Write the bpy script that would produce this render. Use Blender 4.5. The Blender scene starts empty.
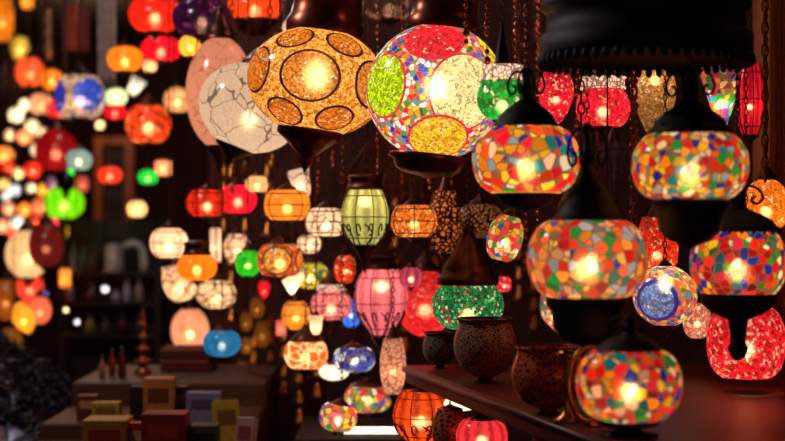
import bpy, bmesh, math, random
from mathutils import Vector, Matrix, Euler
PI = math.pi
rnd = random.Random(7)
sc = bpy.context.scene
COL = sc.collection
F = 1465.0                    # focal length in pixels of a 785 px wide frame
CX, CY, EYE = 392.5, 220.5, 1.6
CEIL = 3.2

def at(px, py, d):
    return Vector(((px - CX) * d / F, d, EYE - (py - CY) * d / F))

def lin(h):
    h = h.lstrip('#')
    out = []
    for i in (0, 2, 4):
        c = int(h[i:i + 2], 16) / 255
        out.append(c / 12.92 if c <= .04045 else ((c + .055) / 1.055) ** 2.4)
    return tuple(out)

# ------------------------------------------------------------------ mesh builder
class MB:
    def __init__(self):
        self.v, self.f, self.s = [], [], []
    def add(self, vs, fs, smooth=True):
        b = len(self.v)
        self.v += [tuple(p) for p in vs]
        for f in fs:
            self.f.append(tuple(b + i for i in f)); self.s.append(smooth)
    def lathe(self, prof, seg=24, c=(0, 0, 0), ribs=0, amp=0.0, cap_ends=False, smooth=True):
        vs, fs = [], []
        for (r, z) in prof:
            for k in range(seg):
                a = 2 * PI * k / seg
                rr = r * (1 + (amp * math.cos(ribs * a) if ribs else 0))
                vs.append((c[0] + rr * math.cos(a), c[1] + rr * math.sin(a), c[2] + z))
        for i in range(len(prof) - 1):
            for k in range(seg):
                k2 = (k + 1) % seg
                fs.append((i * seg + k, i * seg + k2, (i + 1) * seg + k2, (i + 1) * seg + k))
        if cap_ends:
            fs.append(tuple(reversed(range(seg))))
            fs.append(tuple((len(prof) - 1) * seg + k for k in range(seg)))
        self.add(vs, fs, smooth)
        return self
    def tube(self, pts, r, seg=6, closed=False):
        pts = [Vector(p) for p in pts]; n = len(pts); vs, fs = [], []
        for i, p in enumerate(pts):
            if closed:
                t = pts[(i + 1) % n] - pts[i - 1]
            else:
                t = pts[min(i + 1, n - 1)] - pts[max(i - 1, 0)]
            t.normalize()
            ref = Vector((0, 0, 1)) if abs(t.z) < .9 else Vector((0, 1, 0))
            u = t.cross(ref).normalized(); w = t.cross(u)
            rr = r[i] if isinstance(r, (list, tuple)) else r
            for k in range(seg):
                a = 2 * PI * k / seg
                vs.append(p + (u * math.cos(a) + w * math.sin(a)) * rr)
        for i in range(n if closed else n - 1):
            j = (i + 1) % n
            for k in range(seg):
                k2 = (k + 1) % seg
                fs.append((i * seg + k, i * seg + k2, j * seg + k2, j * seg + k))
        if not closed:
            fs.append(tuple(reversed(range(seg))))
            fs.append(tuple((n - 1) * seg + k for k in range(seg)))
        self.add(vs, fs)
        return self
    def box(self, c, s, rot=None):
        vs = []
        for x in (-.5, .5):
            for y in (-.5, .5):
                for z in (-.5, .5):
                    p = Vector((x * s[0], y * s[1], z * s[2]))
                    if rot: p.rotate(rot)
                    vs.append(p + Vector(c))
        self.add(vs, [(0, 1, 3, 2), (4, 6, 7, 5), (0, 4, 5, 1), (2, 3, 7, 6), (0, 2, 6, 4), (1, 5, 7, 3)], False)
        return self
    def ball(self, c, r, seg=8, rings=5):
        rx, ry, rz = r if isinstance(r, (tuple, list)) else (r, r, r)
        vs = [(c[0], c[1], c[2] - rz)]; fs = []
        for i in range(1, rings):
            t = -PI / 2 + PI * i / rings
            for k in range(seg):
                a = 2 * PI * k / seg
                vs.append((c[0] + rx * math.cos(t) * math.cos(a), c[1] + ry * math.cos(t) * math.sin(a), c[2] + rz * math.sin(t)))
        vs.append((c[0], c[1], c[2] + rz))
        for k in range(seg):
            k2 = (k + 1) % seg
            fs.append((0, 1 + k2, 1 + k))
            for i in range(rings - 2):
                b = 1 + i * seg
                fs.append((b + k, b + k2, b + seg + k2, b + seg + k))
            b = 1 + (rings - 2) * seg
            fs.append((b + k, b + k2, len(vs) - 1))
        self.add(vs, fs)
        return self
    def link(self, c, L, W, r, turn):
        pts = []
        for k in range(8):
            a = 2 * PI * k / 8
            x, z = W * math.cos(a), L * math.sin(a)
            pts.append((c[0] + (x if not turn else 0), c[1] + (x if turn else 0), c[2] + z))
        return self.tube(pts, r, 4, True)
    def chain(self, c, z0, z1, L=.0095, W=.0048, r=.0014):
        step = L * 1.55
        n = max(1, int((z1 - z0) / step)); step = (z1 - z0) / n
        for i in range(n):
            self.link((c[0], c[1], z0 + (i + .5) * step), L, W, r, i % 2)
        return self
    def build(self, name, mat, parent=None, loc=(0, 0, 0), bevel=0):
        me = bpy.data.meshes.new(name)
        me.from_pydata(self.v, [], self.f)
        me.polygons.foreach_set('use_smooth', self.s)
        me.materials.append(mat); me.update()
        o = bpy.data.objects.new(name, me); COL.objects.link(o)
        o.location = loc
        if parent: o.parent = parent
        if bevel:
            m = o.modifiers.new('bevel', 'BEVEL'); m.width = bevel; m.segments = 2; m.limit_method = 'ANGLE'
        return o

def empty(name, loc, label, cat, group=None):
    o = bpy.data.objects.new(name, None); COL.objects.link(o)
    o.location = loc; o.empty_display_size = .03
    return tag(o, label, cat, group)

def tag(o, label, cat, group=None, kind=None):
    o['label'] = label; o['category'] = cat
    if group: o['group'] = group
    if kind: o['kind'] = kind
    return o

def struct(o, label=None):
    o['kind'] = 'structure'
    if label: o['label'] = label
    return o

# ------------------------------------------------------------------ materials
class NT:
    def __init__(self, name):
        self.m = bpy.data.materials.new(name); self.m.use_nodes = True
        self.t = self.m.node_tree; self.t.nodes.clear()
        self.out = self.n('ShaderNodeOutputMaterial')
    def n(self, typ, **kw):
        nd = self.t.nodes.new(typ)
        for k, v in kw.items(): setattr(nd, k, v)
        return nd
    def l(self, a, b): self.t.links.new(a, b)
    def put(self, sock, v):
        if hasattr(v, 'is_output'): self.l(v, sock)
        elif isinstance(v, (tuple, list)) and len(v) == 3 and sock.type == 'RGBA': sock.default_value = (*v, 1)
        else: sock.default_value = v
    def math(self, op, a, b=None, c=None, clamp=False):
        nd = self.n('ShaderNodeMath', operation=op); nd.use_clamp = clamp
        self.put(nd.inputs[0], a)
        if b is not None: self.put(nd.inputs[1], b)
        if c is not None: self.put(nd.inputs[2], c)
        return nd.outputs[0]
    def vmath(self, op, a, b=None):
        nd = self.n('ShaderNodeVectorMath', operation=op)
        self.put(nd.inputs[0], a)
        if b is not None: self.put(nd.inputs[1], b)
        return nd.outputs['Value'] if op in ('DOT_PRODUCT', 'LENGTH') else nd.outputs[0]
    def mix(self, f, a, b, mode='MIX'):
        nd = self.n('ShaderNodeMix', data_type='RGBA', blend_type=mode)
        self.put(nd.inputs[0], f); self.put(nd.inputs[6], a); self.put(nd.inputs[7], b)
        return nd.outputs[2]
    def ramp(self, f, stops, interp='CONSTANT'):
        nd = self.n('ShaderNodeValToRGB'); cr = nd.color_ramp; cr.interpolation = interp
        while len(cr.elements) > 1: cr.elements.remove(cr.elements[-1])
        for i, (p, c) in enumerate(stops):
            e = cr.elements[0] if i == 0 else cr.elements.new(p)
            e.position = p; e.color = (*c, 1)
        self.put(nd.inputs[0], f)
        return nd.outputs[0]
    def obj_coord(self):
        return self.n('ShaderNodeTexCoord').outputs['Object']
    def info(self):
        return self.n('ShaderNodeObjectInfo')
    def voro(self, vec, scale, feature='F1', w=None, rand=1.0):
        nd = self.n('ShaderNodeTexVoronoi', feature=feature, voronoi_dimensions='4D' if w is not None else '3D')
        self.put(nd.inputs['Vector'], vec); nd.inputs['Scale'].default_value = scale
        nd.inputs['Randomness'].default_value = rand
        if w is not None: self.put(nd.inputs['W'], w)
        return nd
    def noise(self, vec, scale, detail=3):
        nd = self.n('ShaderNodeTexNoise')
        self.put(nd.inputs['Vector'], vec); nd.inputs['Scale'].default_value = scale; nd.inputs['Detail'].default_value = detail
        return nd.outputs[0]

def shade_shader(t, color, e, see=.1, white=.2, gloss=.03):
    """lit glass: light passes through it, a little straight, plus the even glow of the glass"""
    tr = t.n('ShaderNodeBsdfTranslucent'); t.put(tr.inputs[0], color)
    em = t.n('ShaderNodeEmission'); t.put(em.inputs[0], color); t.put(em.inputs[1], e)
    ad = t.n('ShaderNodeAddShader'); t.l(tr.outputs[0], ad.inputs[0]); t.l(em.outputs[0], ad.inputs[1])
    tp = t.n('ShaderNodeBsdfTransparent'); t.put(tp.inputs[0], t.mix(white, color, (1, .93, .75)))
    rf = t.n('ShaderNodeBsdfRefraction'); rf.inputs['Roughness'].default_value = .5; rf.inputs['IOR'].default_value = 1.3
    t.put(rf.inputs[0], t.mix(white, color, (1, .93, .75)))
    m0 = t.n('ShaderNodeMixShader'); m0.inputs[0].default_value = .11; t.l(ad.outputs[0], m0.inputs[1]); t.l(rf.outputs[0], m0.inputs[2])
    m1 = t.n('ShaderNodeMixShader'); t.put(m1.inputs[0], see); t.l(m0.outputs[0], m1.inputs[1]); t.l(tp.outputs[0], m1.inputs[2])
    gl = t.n('ShaderNodeBsdfGlossy'); gl.inputs['Roughness'].default_value = .18; gl.inputs[0].default_value = (1, 1, 1, 1)
    m2 = t.n('ShaderNodeMixShader'); m2.inputs[0].default_value = gloss; t.l(m1.outputs[0], m2.inputs[1]); t.l(gl.outputs[0], m2.inputs[2])
    t.l(m2.outputs[0], t.out.inputs[0])
    try: t.m.cycles.emission_sampling = 'NONE'
    except Exception: pass
    return t.m

MATS = {}
def cached(fn):
    def g(*a, **k):
        key = (fn.__name__, repr(a), repr(sorted(k.items())))
        if key not in MATS: MATS[key] = fn(*a, **k)
        return MATS[key]
    return g

PAL = {
 'warm': '#ff8c10 #e81808 #ffc020 #f8f0d8 #d80818 #ffa828 #1828b8 #10a038 #ffd840 #c83010 #8ab0c8 #f85810 #ffd0a8 #e81028 #109090 #f09818'.split(),
 'cool': '#f86030 #e02818 #f89830 #a0a8b8 #d01828 #ffa060 #3040b0 #18903a #ffc050 #c84830 #8898a8 #f86838 #f0b088 #e83830 #589888 #e88830'.split(),
 'deep': '#d01008 #f05010 #f0b818 #f0e8c8 #b00818 #108038 #1828a8 #e81830 #f88810 #901020 #f8b898 #087080 #d82048 #489020 #f02810 #502080'.split(),
 'fine': '#ff9808 #e81810 #1028c0 #10a040 #fff0d0 #8020a8 #10a8b8 #ffd020 #d01038 #ff6008 #3058e0 #ffd8a0 #c01860 #086830 #ff8030 #e8e8ff'.split(),
 'party': '#f04058 #f0a020 #30a040 #f8f0d0 #e82840 #f0d040 #3a60c0 #f06a80 #e85a20 #80b830 #f8c8a0 #d02040'.split(),
 'blue': '#1a30a8 #e8e8f0 #2a58d0 #20389a #a0c0e8 #3a3ab0 #f0f0e8 #1a2a80'.split(),
 'jewel': '#e8a020 #2a48b0 #2090a0 #e05a20 #c02838 #f0d060 #30803a #8a2a70 #f0e0c0 #e07828'.split(),
 'green': '#0c8a3c #12a04a #4ac878 #0a6a3a #b8e8b0 #108a50 #c83038 #0a7a48 #38b060 #d8e8c0 #0c5a30 #159060'.split(),
 'lime': '#58702a #c8c83a #38602a #e8d850 #90a838 #f0e8a0 #4a6a20 #d8b830'.split(),
}

def pal_ramp(t, val, pal):
    cols = [lin(c) for c in PAL[pal]]
    return t.ramp(val, [(i / len(cols), c) for i, c in enumerate(cols)])

@cached
def mosaic(pal, scale=46, grout=.045, gcol='#7a6048', flat=.9):
    t = NT('mosaic_glass_' + pal)
    oc = t.obj_coord(); inf = t.info()
    w = t.math('MULTIPLY', inf.outputs['Random'], 31.0)
    v = t.voro(oc, scale, 'F1', w, .85)
    sep = t.n('ShaderNodeSeparateColor'); t.l(v.outputs['Color'], sep.inputs[0])
    c = pal_ramp(t, sep.outputs[0], pal)
    br = t.math('MULTIPLY_ADD', sep.outputs[1], .7, .6)
    c = t.mix(1.0, c, t.n('ShaderNodeCombineColor').outputs[0], 'MULTIPLY') if False else c
    vm = t.n('ShaderNodeMix', data_type='RGBA', blend_type='MULTIPLY'); vm.inputs[0].default_value = 1
    t.l(c, vm.inputs[6]); t.l(br, vm.inputs[7]); c = vm.outputs[2]
    ed = t.voro(oc, scale, 'DISTANCE_TO_EDGE', w, .85)
    g = t.math('LESS_THAN', ed.outputs['Distance'], grout)
    c = t.mix(g, c, lin(gcol))
    return shade_shader(t, c, inf.outputs['Alpha'], see=t.math('MULTIPLY_ADD', g, -.1, .12))

def beads(t, oc, color, scale, spread=.55, speck='#fff0c8', amount=.12):
    v = t.voro(oc, scale, 'F1')
    sep = t.n('ShaderNodeSeparateColor'); t.l(v.outputs['Color'], sep.inputs[0])
    br = t.math('MULTIPLY_ADD', sep.outputs[1], spread * 1.6, 1 - spread * .9)
    vm = t.n('ShaderNodeMix', data_type='RGBA', blend_type='MULTIPLY'); vm.inputs[0].default_value = 1
    t.put(vm.inputs[6], color); t.l(br, vm.inputs[7])
    c = vm.outputs[2]
    if amount:
        s = t.math('GREATER_THAN', sep.outputs[0], 1 - amount)
        c = t.mix(t.math('MULTIPLY', s, .6), c, lin(speck))
    ed = t.voro(oc, scale, 'DISTANCE_TO_EDGE')
    g = t.math('LESS_THAN', ed.outputs['Distance'], .07)
    return t.mix(t.math('MULTIPLY', g, .7), c, (.05, .015, .01))

@cached
def bead_glass(scale=150, spread=.55, speck='#fff0c8', amount=.12):
    t = NT('bead_mosaic_glass'); inf = t.info()
    c = beads(t, t.obj_coord(), inf.outputs['Color'], scale, spread, speck, amount)
    return shade_shader(t, c, inf.outputs['Alpha'], see=.1)

@cached
def frosted(scale=26, vary=.5, see=.1):
    t = NT('frosted_glass'); inf = t.info()
    nz = t.noise(t.obj_coord(), scale, 4)
    k = t.math('MULTIPLY_ADD', nz, 2 * vary, 1 - vary)
    vm = t.n('ShaderNodeMix', data_type='RGBA', blend_type='MULTIPLY'); vm.inputs[0].default_value = 1
    t.l(inf.outputs['Color'], vm.inputs[6]); t.l(k, vm.inputs[7])
    return shade_shader(t, vm.outputs[2], inf.outputs['Alpha'], see=see)

@cached
def crackle(scale=20, width=.05, line='#5a2e1c', see=.06):
    t = NT('crackle_glass'); inf = t.info(); oc = t.obj_coord()
    wv = t.n('ShaderNodeVectorMath', operation='ADD')
    nz = t.n('ShaderNodeTexNoise'); nz.inputs['Scale'].default_value = 14; t.l(oc, nz.inputs['Vector'])
    sc_ = t.n('ShaderNodeVectorMath', operation='SCALE'); t.l(nz.outputs['Color'], sc_.inputs[0]); sc_.inputs['Scale'].default_value = .05
    t.l(oc, wv.inputs[0]); t.l(sc_.outputs[0], wv.inputs[1])
    ed = t.voro(wv.outputs[0], scale, 'DISTANCE_TO_EDGE', t.math('MULTIPLY', inf.outputs['Random'], 17.0))
    g = t.math('LESS_THAN', ed.outputs['Distance'], width)
    sp = t.noise(oc, 260, 1)
    k = t.math('MULTIPLY_ADD', sp, .9, .55)
    vm = t.n('ShaderNodeMix', data_type='RGBA', blend_type='MULTIPLY'); vm.inputs[0].default_value = 1
    t.l(inf.outputs['Color'], vm.inputs[6]); t.l(k, vm.inputs[7])
    c = t.mix(t.math('MULTIPLY', g, .8), vm.outputs[2], lin(line))
    return shade_shader(t, c, inf.outputs['Alpha'], see=see)

@cached
def streaked(freq=16, contrast=.6):
    """blown glass with vertical streaks"""
    t = NT('streaked_glass'); inf = t.info(); oc = t.obj_coord()
    sx = t.n('ShaderNodeSeparateXYZ'); t.l(oc, sx.inputs[0])
    an = t.math('ARCTAN2', sx.outputs[0], sx.outputs[1])
    nz = t.noise(oc, 60, 3)
    a2 = t.math('ADD', t.math('MULTIPLY', an, freq), t.math('MULTIPLY', nz, 5.0))
    s = t.math('MULTIPLY_ADD', t.math('SINE', a2), contrast * .5, 1 - contrast * .4)
    vm = t.n('ShaderNodeMix', data_type='RGBA', blend_type='MULTIPLY'); vm.inputs[0].default_value = 1
    t.l(inf.outputs['Color'], vm.inputs[6]); t.l(s, vm.inputs[7])
    return shade_shader(t, vm.outputs[2], inf.outputs['Alpha'], see=.02, white=.5)

@cached
def medallion(rx, rz, base, meds, ring='#1c0a04', ring_w=5, base_scale=120, med_scale=150):
    """base: ('pal', palette) or ('col', hex); meds: (azimuth, elevation, radius, hex) in degrees"""
    t = NT('medallion_glass'); inf = t.info(); oc = t.obj_coord()
    mp = t.vmath('NORMALIZE', t.vmath('MULTIPLY', oc, (1 / rx, 1 / rx, 1 / rz)))
    if base[0] == 'pal':
        v = t.voro(oc, base_scale, 'F1'); sep = t.n('ShaderNodeSeparateColor'); t.l(v.outputs['Color'], sep.inputs[0])
        c = pal_ramp(t, sep.outputs[0], base[1])
        ed = t.voro(oc, base_scale, 'DISTANCE_TO_EDGE')
        c = t.mix(t.math('LESS_THAN', ed.outputs['Distance'], .07), c, lin('#8a7a70'))
    else:
        c = beads(t, oc, lin(base[1]), base_scale, .8, '#ffe6b0', .16)
    for (az, el, rad, hx) in meds:
        a, e = math.radians(az), math.radians(el)
        dv = (math.sin(a) * math.cos(e), -math.cos(a) * math.cos(e), math.sin(e))
        dot = t.vmath('DOT_PRODUCT', mp, dv)
        if ring_w:
            c = t.mix(t.math('GREATER_THAN', dot, math.cos(math.radians(rad + ring_w))), c, lin(ring))
        inner = beads(t, oc, lin(hx), med_scale, .65, '#fff4d0', .08)
        c = t.mix(t.math('GREATER_THAN', dot, math.cos(math.radians(rad))), c, inner)
    return shade_shader(t, c, inf.outputs['Alpha'], see=.05, white=.3)

@cached
def bulb_mat(L, col='#ffd9a0'):
    t = NT('bulb_glow')
    em = t.n('ShaderNodeEmission'); t.put(em.inputs[0], lin(col)); em.inputs[1].default_value = L
    t.l(em.outputs[0], t.out.inputs[0])
    try: t.m.cycles.emission_sampling = 'FRONT'
    except Exception: pass
    return t.m

@cached
def pbr(name, col, rough=.5, metal=0., vary=.35, scale=30, col2=None, stretch=None, bump=0):
    t = NT(name)
    b = t.n('ShaderNodeBsdfPrincipled'); t.l(b.outputs[0], t.out.inputs[0])
    oc = t.obj_coord()
    if stretch: oc = t.vmath('MULTIPLY', oc, stretch)
    nz = t.noise(oc, scale, 5)
    c1 = lin(col); c2 = lin(col2) if col2 else tuple(x * (1 - vary) for x in c1)
    c = t.ramp(nz, [(.3, c1), (.7, c2)], 'LINEAR')
    t.l(c, b.inputs['Base Color'])
    b.inputs['Roughness'].default_value = rough; b.inputs['Metallic'].default_value = metal
    if bump:
        bp = t.n('ShaderNodeBump'); bp.inputs['Strength'].default_value = bump; bp.inputs['Distance'].default_value = .003
        t.l(nz, bp.inputs['Height']); t.l(bp.outputs[0], b.inputs['Normal'])
    return t.m

@cached
def filigree(metal_col, hole_col, scale=90, lit=0.):
    """pierced metal: bright raised tracery round dark holes"""
    t = NT('filigree_metal'); oc = t.obj_coord()
    ed = t.voro(oc, scale, 'DISTANCE_TO_EDGE')
    g = t.math('LESS_THAN', ed.outputs['Distance'], .16)
    v = t.voro(oc, scale * .5, 'F1')
    b = t.n('ShaderNodeBsdfPrincipled'); t.l(b.outputs[0], t.out.inputs[0])
    b.inputs['Metallic'].default_value = .25; b.inputs['Roughness'].default_value = .3
    c = t.mix(g, lin(hole_col), lin(metal_col))
    t.l(c, b.inputs['Base Color'])
    if lit:
        t.put(b.inputs['Emission Color'], lin(hole_col))
        t.put(b.inputs['Emission Strength'], t.math('MULTIPLY', t.math('SUBTRACT', 1.0, g), lit))
        try: t.m.cycles.emission_sampling = 'NONE'
        except Exception: pass
    bp = t.n('ShaderNodeBump'); bp.inputs['Strength'].default_value = .8; bp.inputs['Distance'].default_value = .004
    t.l(g, bp.inputs['Height']); t.l(bp.outputs[0], b.inputs['Normal'])
    return t.m

IRON = pbr('dark_bronze_metal', '#5e382a', .38, .85, .5, 40)
BLACK = pbr('blackened_metal', '#0a0605', .6, .3, .5, 40)
REDIRON = pbr('red_brown_bronze', '#8a4028', .3, .8, .5, 30)
BRASS = pbr('old_brass', '#c08038', .3, .95, .4, 30)
COPPER = pbr('copper_beads', '#d07840', .25, .9, .4, 60)
WOOD = pbr('dark_red_wood', '#6e1c16', .4, 0, .5, 9, stretch=(1, 8, 8), bump=.3)
POSTWOOD = pbr('brown_post_wood', '#a86030', .5, 0, .55, 6, stretch=(10, 10, .8), bump=.3)
DARKWOOD = pbr('dark_wood', '#2a1510', .6, 0, .5, 8, stretch=(1, 6, 6))
PLASTER = pbr('dark_maroon_wall', '#4c1e18', .8, 0, .6, 5)
STONE = pbr('dark_street_stone', '#2a221e', .8, 0, .5, 3)
CEILM = pbr('dark_brown_ceiling', '#1e120e', .9, 0, .5, 4)  # dark brown, tone varies at random

# ------------------------------------------------------------------ profiles (r, z) in -1..1
def spline(pts, n=18):
    out = []
    P = [pts[0]] + list(pts) + [pts[-1]]
    per = max(2, n // (len(pts) - 1))
    for i in range(1, len(P) - 2):
        for k in range(per):
            t = k / per
            q = []
            for j in (0, 1):
                a, b, c, d = P[i - 1][j], P[i][j], P[i + 1][j], P[i + 2][j]
                q.append(.5 * (2 * b + (c - a) * t + (2 * a - 5 * b + 4 * c - d) * t * t + (3 * b - a - 3 * c + d) * t ** 3))
            out.append((max(q[0], .001), q[1]))
    out.append(pts[-1])
    return out
def globe_prof(p=.72, t0=70, n=14):
    t0 = math.radians(t0); out = []
    for i in range(n + 1):
        t = -t0 + 2 * t0 * i / n
        out.append((math.cos(t) ** p, math.sin(t) / math.sin(t0)))
    return out
PROF = {
 'globe': globe_prof(), 'barrel': globe_prof(.5, 66), 'egg': globe_prof(1.04, 71, 22), 'round': globe_prof(1, 76),
 'drop': spline([(.12, -1), (.45, -.72), (.8, -.25), (1, .3), (.9, .7), (.55, 1)]),
 'almond': spline([(.1, -1), (.62, -.62), (1, 0), (.8, .5), (.25, 1)]),
 'cone': spline([(.1, -1), (.35, -.55), (.7, .1), (1, .7), (.8, 1)]),
 'pear': spline([(.28, -1), (.55, -.75), (.9, -.3), (1, .1), (.92, .6), (.7, .95), (.68, 1)]),
 'lantern': spline([(.5, -1), (.85, -.62), (1, -.1), (.96, .4), (.72, .95), (.7, 1)]),
 'tulip': spline([(.18, -1), (.5, -.8), (.72, -.3), (.8, .3), (1, 1)]),
 'bowl': spline([(.25, -1), (.7, -.75), (.98, -.2), (1, .3), (.86, .8), (.9, 1)]),
 'cyl': [(.3, -1), (.85, -.96), (1, -.8), (1, 0), (1, .8), (.85, .96), (.3, 1)],
}

def prof_r(prof, z):
    for (r0, z0), (r1, z1) in zip(prof, prof[1:]):
        if z0 <= z <= z1: return r0 + (r1 - r0) * (z - z0) / max(1e-6, z1 - z0)
    return prof[0][0] if z < prof[0][1] else prof[-1][0]

# ------------------------------------------------------------------ lamps
LMUL, EMUL = 2.4, 1.5
BOXES = [(-1.25, -.38, 5.12, 5.82, 1.14), (-1.25, -.38, 4.66, 5.16, 1.06), (-1.25, -.38, 4.18, 4.7, .92), (-.32, .06, 4.56, 5.15, .94)]
LAMPS = []       # every lamp's footprint: px, py, w, x, y, r, zbot, ztop, hang, hero
def clash(x, y, r, zb, zt, hang):
    for (x0, x1, y0, y1, z) in BOXES:
        if x0 - r - .01 < x < x1 + r + .01 and y0 - r - .01 < y < y1 + r + .01 and zb < z + .01: return True
    if 2.4 - r < y < 4.18 + r and x > .035 + (4.16 - y) * .2544 - r - .02 and zb < 1.21 and (hang is None or hang > 1.2): return True
    for q in LAMPS:
        dd = math.hypot(x - q['x'], y - q['y'])
        if dd < r + q['r'] + .004 and zb < q['zt'] + .01 and zt > q['zb'] - .01: return True
        if hang and dd < q['r'] + .012 and hang > q['zb'] and zt < q['zt']: return True        # my chain through it
        if q['hang'] and dd < r + .012 and q['hang'] > zb and q['zt'] < zt: return True          # its chain through me
        if hang and q['hang'] and dd < .02: return True
    return False

CAP = [(.5, -.06), (.5, .05), (.43, .1), (.41, .24), (.27, .46), (.15, .7), (.09, .84), (.11, .9), (.05, .97), (.001, 1)]
TIERED = [(.5, -.06), (.5, .06), (.46, .09), (.46, .2), (.38, .24), (.36, .38), (.25, .5), (.14, .66), (.1, .85), (.12, .92), (.04, .98), (.001, 1)]
DOME = [(.5, -.05), (.5, .04), (.45, .08), (.42, .17), (.3, .3), (.17, .4), (.1, .46), (.08, .58), (.12, .64), (.06, .72), (.05, .9), (.09, .94), (.04, .99), (.001, 1)]
FLATCAP = [(.5, -.06), (.52, .1), (.47, .2), (.44, .6), (.49, .7), (.46, .85), (.2, .95), (.001, 1)]
BOT = [(.5, .1), (.5, -.06), (.38, -.2), (.22, -.42), (.1, -.58), (.13, -.7), (.05, -.86), (.001, -1)]
CUP = [(.5, .1), (.53, -.1), (.46, -.25), (.42, -.6), (.3, -.8), (.08, -.92), (.001, -1)]
CAPS = {'bell': CAP, 'tier': TIERED, 'flat': FLATCAP, 'dome': DOME}
BOTS = {'finial': BOT, 'cup': CUP, 'stem': [(.5, .06), (.5, -.1), (.36, -.24), (.13, -.36), (.1, -.7), (.14, -.8), (.09, -.95), (.001, -1)]}

def lamp(name, px, py, w, h, d, mat, col, e, label, cat='lamp', group=None, shape='globe', cap=None, bot=None, capstyle='bell', botstyle='finial',
         tilt=(0, 0), ribs=0, amp=0, cage=0, L=17, glow='#ffd9a0', hero=False, fixed=False, hang=CEIL, metal=None, fringe=0, collar=None,
         stand=None, bulb_z=-.2, bulb_k=.2, scroll=False, shade_name='glass_shade', dmax=1.5, dmin=-.45, rim=None):
    metal = metal or IRON
    near = w >= 22 and d < 6.5
    cap = cap if cap is not None else (w * .5, max(5, h * .3))
    bot = bot if bot is not None else (w * .38, max(4, h * .25))
    def foot(dd):
        k = dd / F
        c = at(px, py, dd)
        ex = (1.25 if scroll else 1) + .25 * (abs(tilt[0]) + abs(tilt[1])) / 20
        return c, k, max(w / 2 * 1.02, cap[0] / 2) * k * ex, c.z - (h / 2 + bot[1]) * k, c.z + (h / 2 + cap[1] + (collar[1] if collar else 0)) * k
    steps = [0]
    if not fixed:
        steps += [.04 * i for i in range(1, int(dmax / .04))] + [-.04 * i for i in range(1, int(-dmin / .04))]
    for tryno in (0, 1):
        done = False
        for s in steps:
            dd = d + s * (d / 3.6)
            if dd > 5.95 and at(px, py, dd).x + w * dd / F > -.8 and not fixed: continue
            c, k, r, zb, zt = foot(dd)
            hg = None if stand else hang
            if fixed or not clash(c.x, c.y, r, zb, zt, hg):
                if tryno == 0 and not fixed and any(q['hero'] and abs(px - q['px']) < q['w'] / 2 and py > q['py'] and dd < q['y'] for q in LAMPS): continue
                done = True; break
        if tryno == 0 and not done: print('FRONT', label)
        if done: break
    else:
        print('NO ROOM', label); c, k, r, zb, zt = foot(d); hg = None if stand else hang
    d = c.y; k = d / F
    LAMPS.append(dict(px=px, py=py, w=w, x=c.x, y=c.y, r=r, zb=zb, zt=zt, hang=hg, hero=hero))
    R, H = w / 2 * k, h / 2 * k
    zbase = stand if stand else zb
    root = empty(name, (c.x, c.y, zbase), label, cat, group)
    up = c.z - zbase                                     # shade centre above the base
    seg = (48 if ribs else 40) if w > 60 else (32 if near else 20)
    prof = [(a * R, b * H) for a, b in PROF[shape]]
    sh = MB().lathe(prof, max(seg, ribs * 4), ribs=ribs, amp=amp).build(shade_name, mat, root, (0, 0, up))
    sh.color = (*lin(col), e * EMUL)
    sh.rotation_euler = (math.radians(tilt[0]), math.radians(tilt[1]), 0)
    if rim:
        rr = prof[0][0]
        ro = MB().tube([(math.cos(2 * PI * i / 40) * rr, math.sin(2 * PI * i / 40) * rr, 0) for i in range(40)], 1.7 * k, 8, True).build('glass_rim', frosted(), root, (0, 0, up - H + 1.5 * k))
        ro.color = (*lin(rim), .7)
    if L:
        b = MB(); br = bulb_k * min(R, H * 1.25)
        b.ball((0, 0, 0), (br, br, br), 12 if w > 40 else 8, 8 if w > 40 else 5)
        b.build('bulb', bulb_mat(L * LMUL, glow), root, (0, 0, up + bulb_z * H))
    Rm = Matrix.Rotation(math.radians(tilt[0]), 3, 'X') if tilt[0] else Matrix.Identity(3)
    if tilt[1]: Rm = Matrix.Rotation(math.radians(tilt[1]), 3, 'Y') @ Rm
    if cage:
        cg = MB(); wr = max(.0012, .55 * k)
        for j in range(cage):
            a = 2 * PI * (j + .5) / cage
            cg.tube([Rm @ Vector((math.cos(a) * (x + wr * .6) * (1 + abs(amp)), math.sin(a) * (x + wr * .6) * (1 + abs(amp)), z)) for x, z in prof], wr, 5)
        for zz in (-.75, .0, .75):
            rr = prof_r(PROF[shape], zz) * R * (1 + abs(amp)) + wr * .6
            cg.tube([Rm @ Vector((math.cos(2 * PI * i / 28) * rr, math.sin(2 * PI * i / 28) * rr, zz * H)) for i in range(28)], wr, 5, True)
        cg.build('wire_cage', metal, root, (0, 0, up))
    if scroll:
        s_ = MB(); wr = .85 * k
        for j in range(6):
            a0 = 2 * PI * j / 6 - PI / 2
            pts = []
            for i in range(26):
                th = i / 25
                ang = a0 + .42 * math.sin(th * PI) * (1 - .2 * th)
                zz = -.25 - .85 * th
                rr = (prof_r(PROF[shape], zz) if zz > -1 else PROF[shape][0][0] * (1 + (zz + 1) * 3)) * R * 1.06
                pts.append((math.cos(ang) * rr, math.sin(ang) * rr, zz * H))
            s_.tube(pts, wr, 5)
            for sgn in (-1, 1):
                pts = []
                for i in range(22):
                    th = i / 21 * 1.6 * PI; q = .3 * (1 - .55 * i / 21)
                    zz = -.5 + q * math.sin(th); ang = a0 + sgn * (.18 + .9 * q * (1 - math.cos(th)) * .5)
                    rr = prof_r(PROF[shape], zz) * R * 1.05
                    pts.append((math.cos(ang) * rr, math.sin(ang) * rr, zz * H))
                s_.tube(pts, wr, 5)
        s_.build('wire_scrollwork', metal, root, (0, 0, up))
    ztop = up + H
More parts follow.
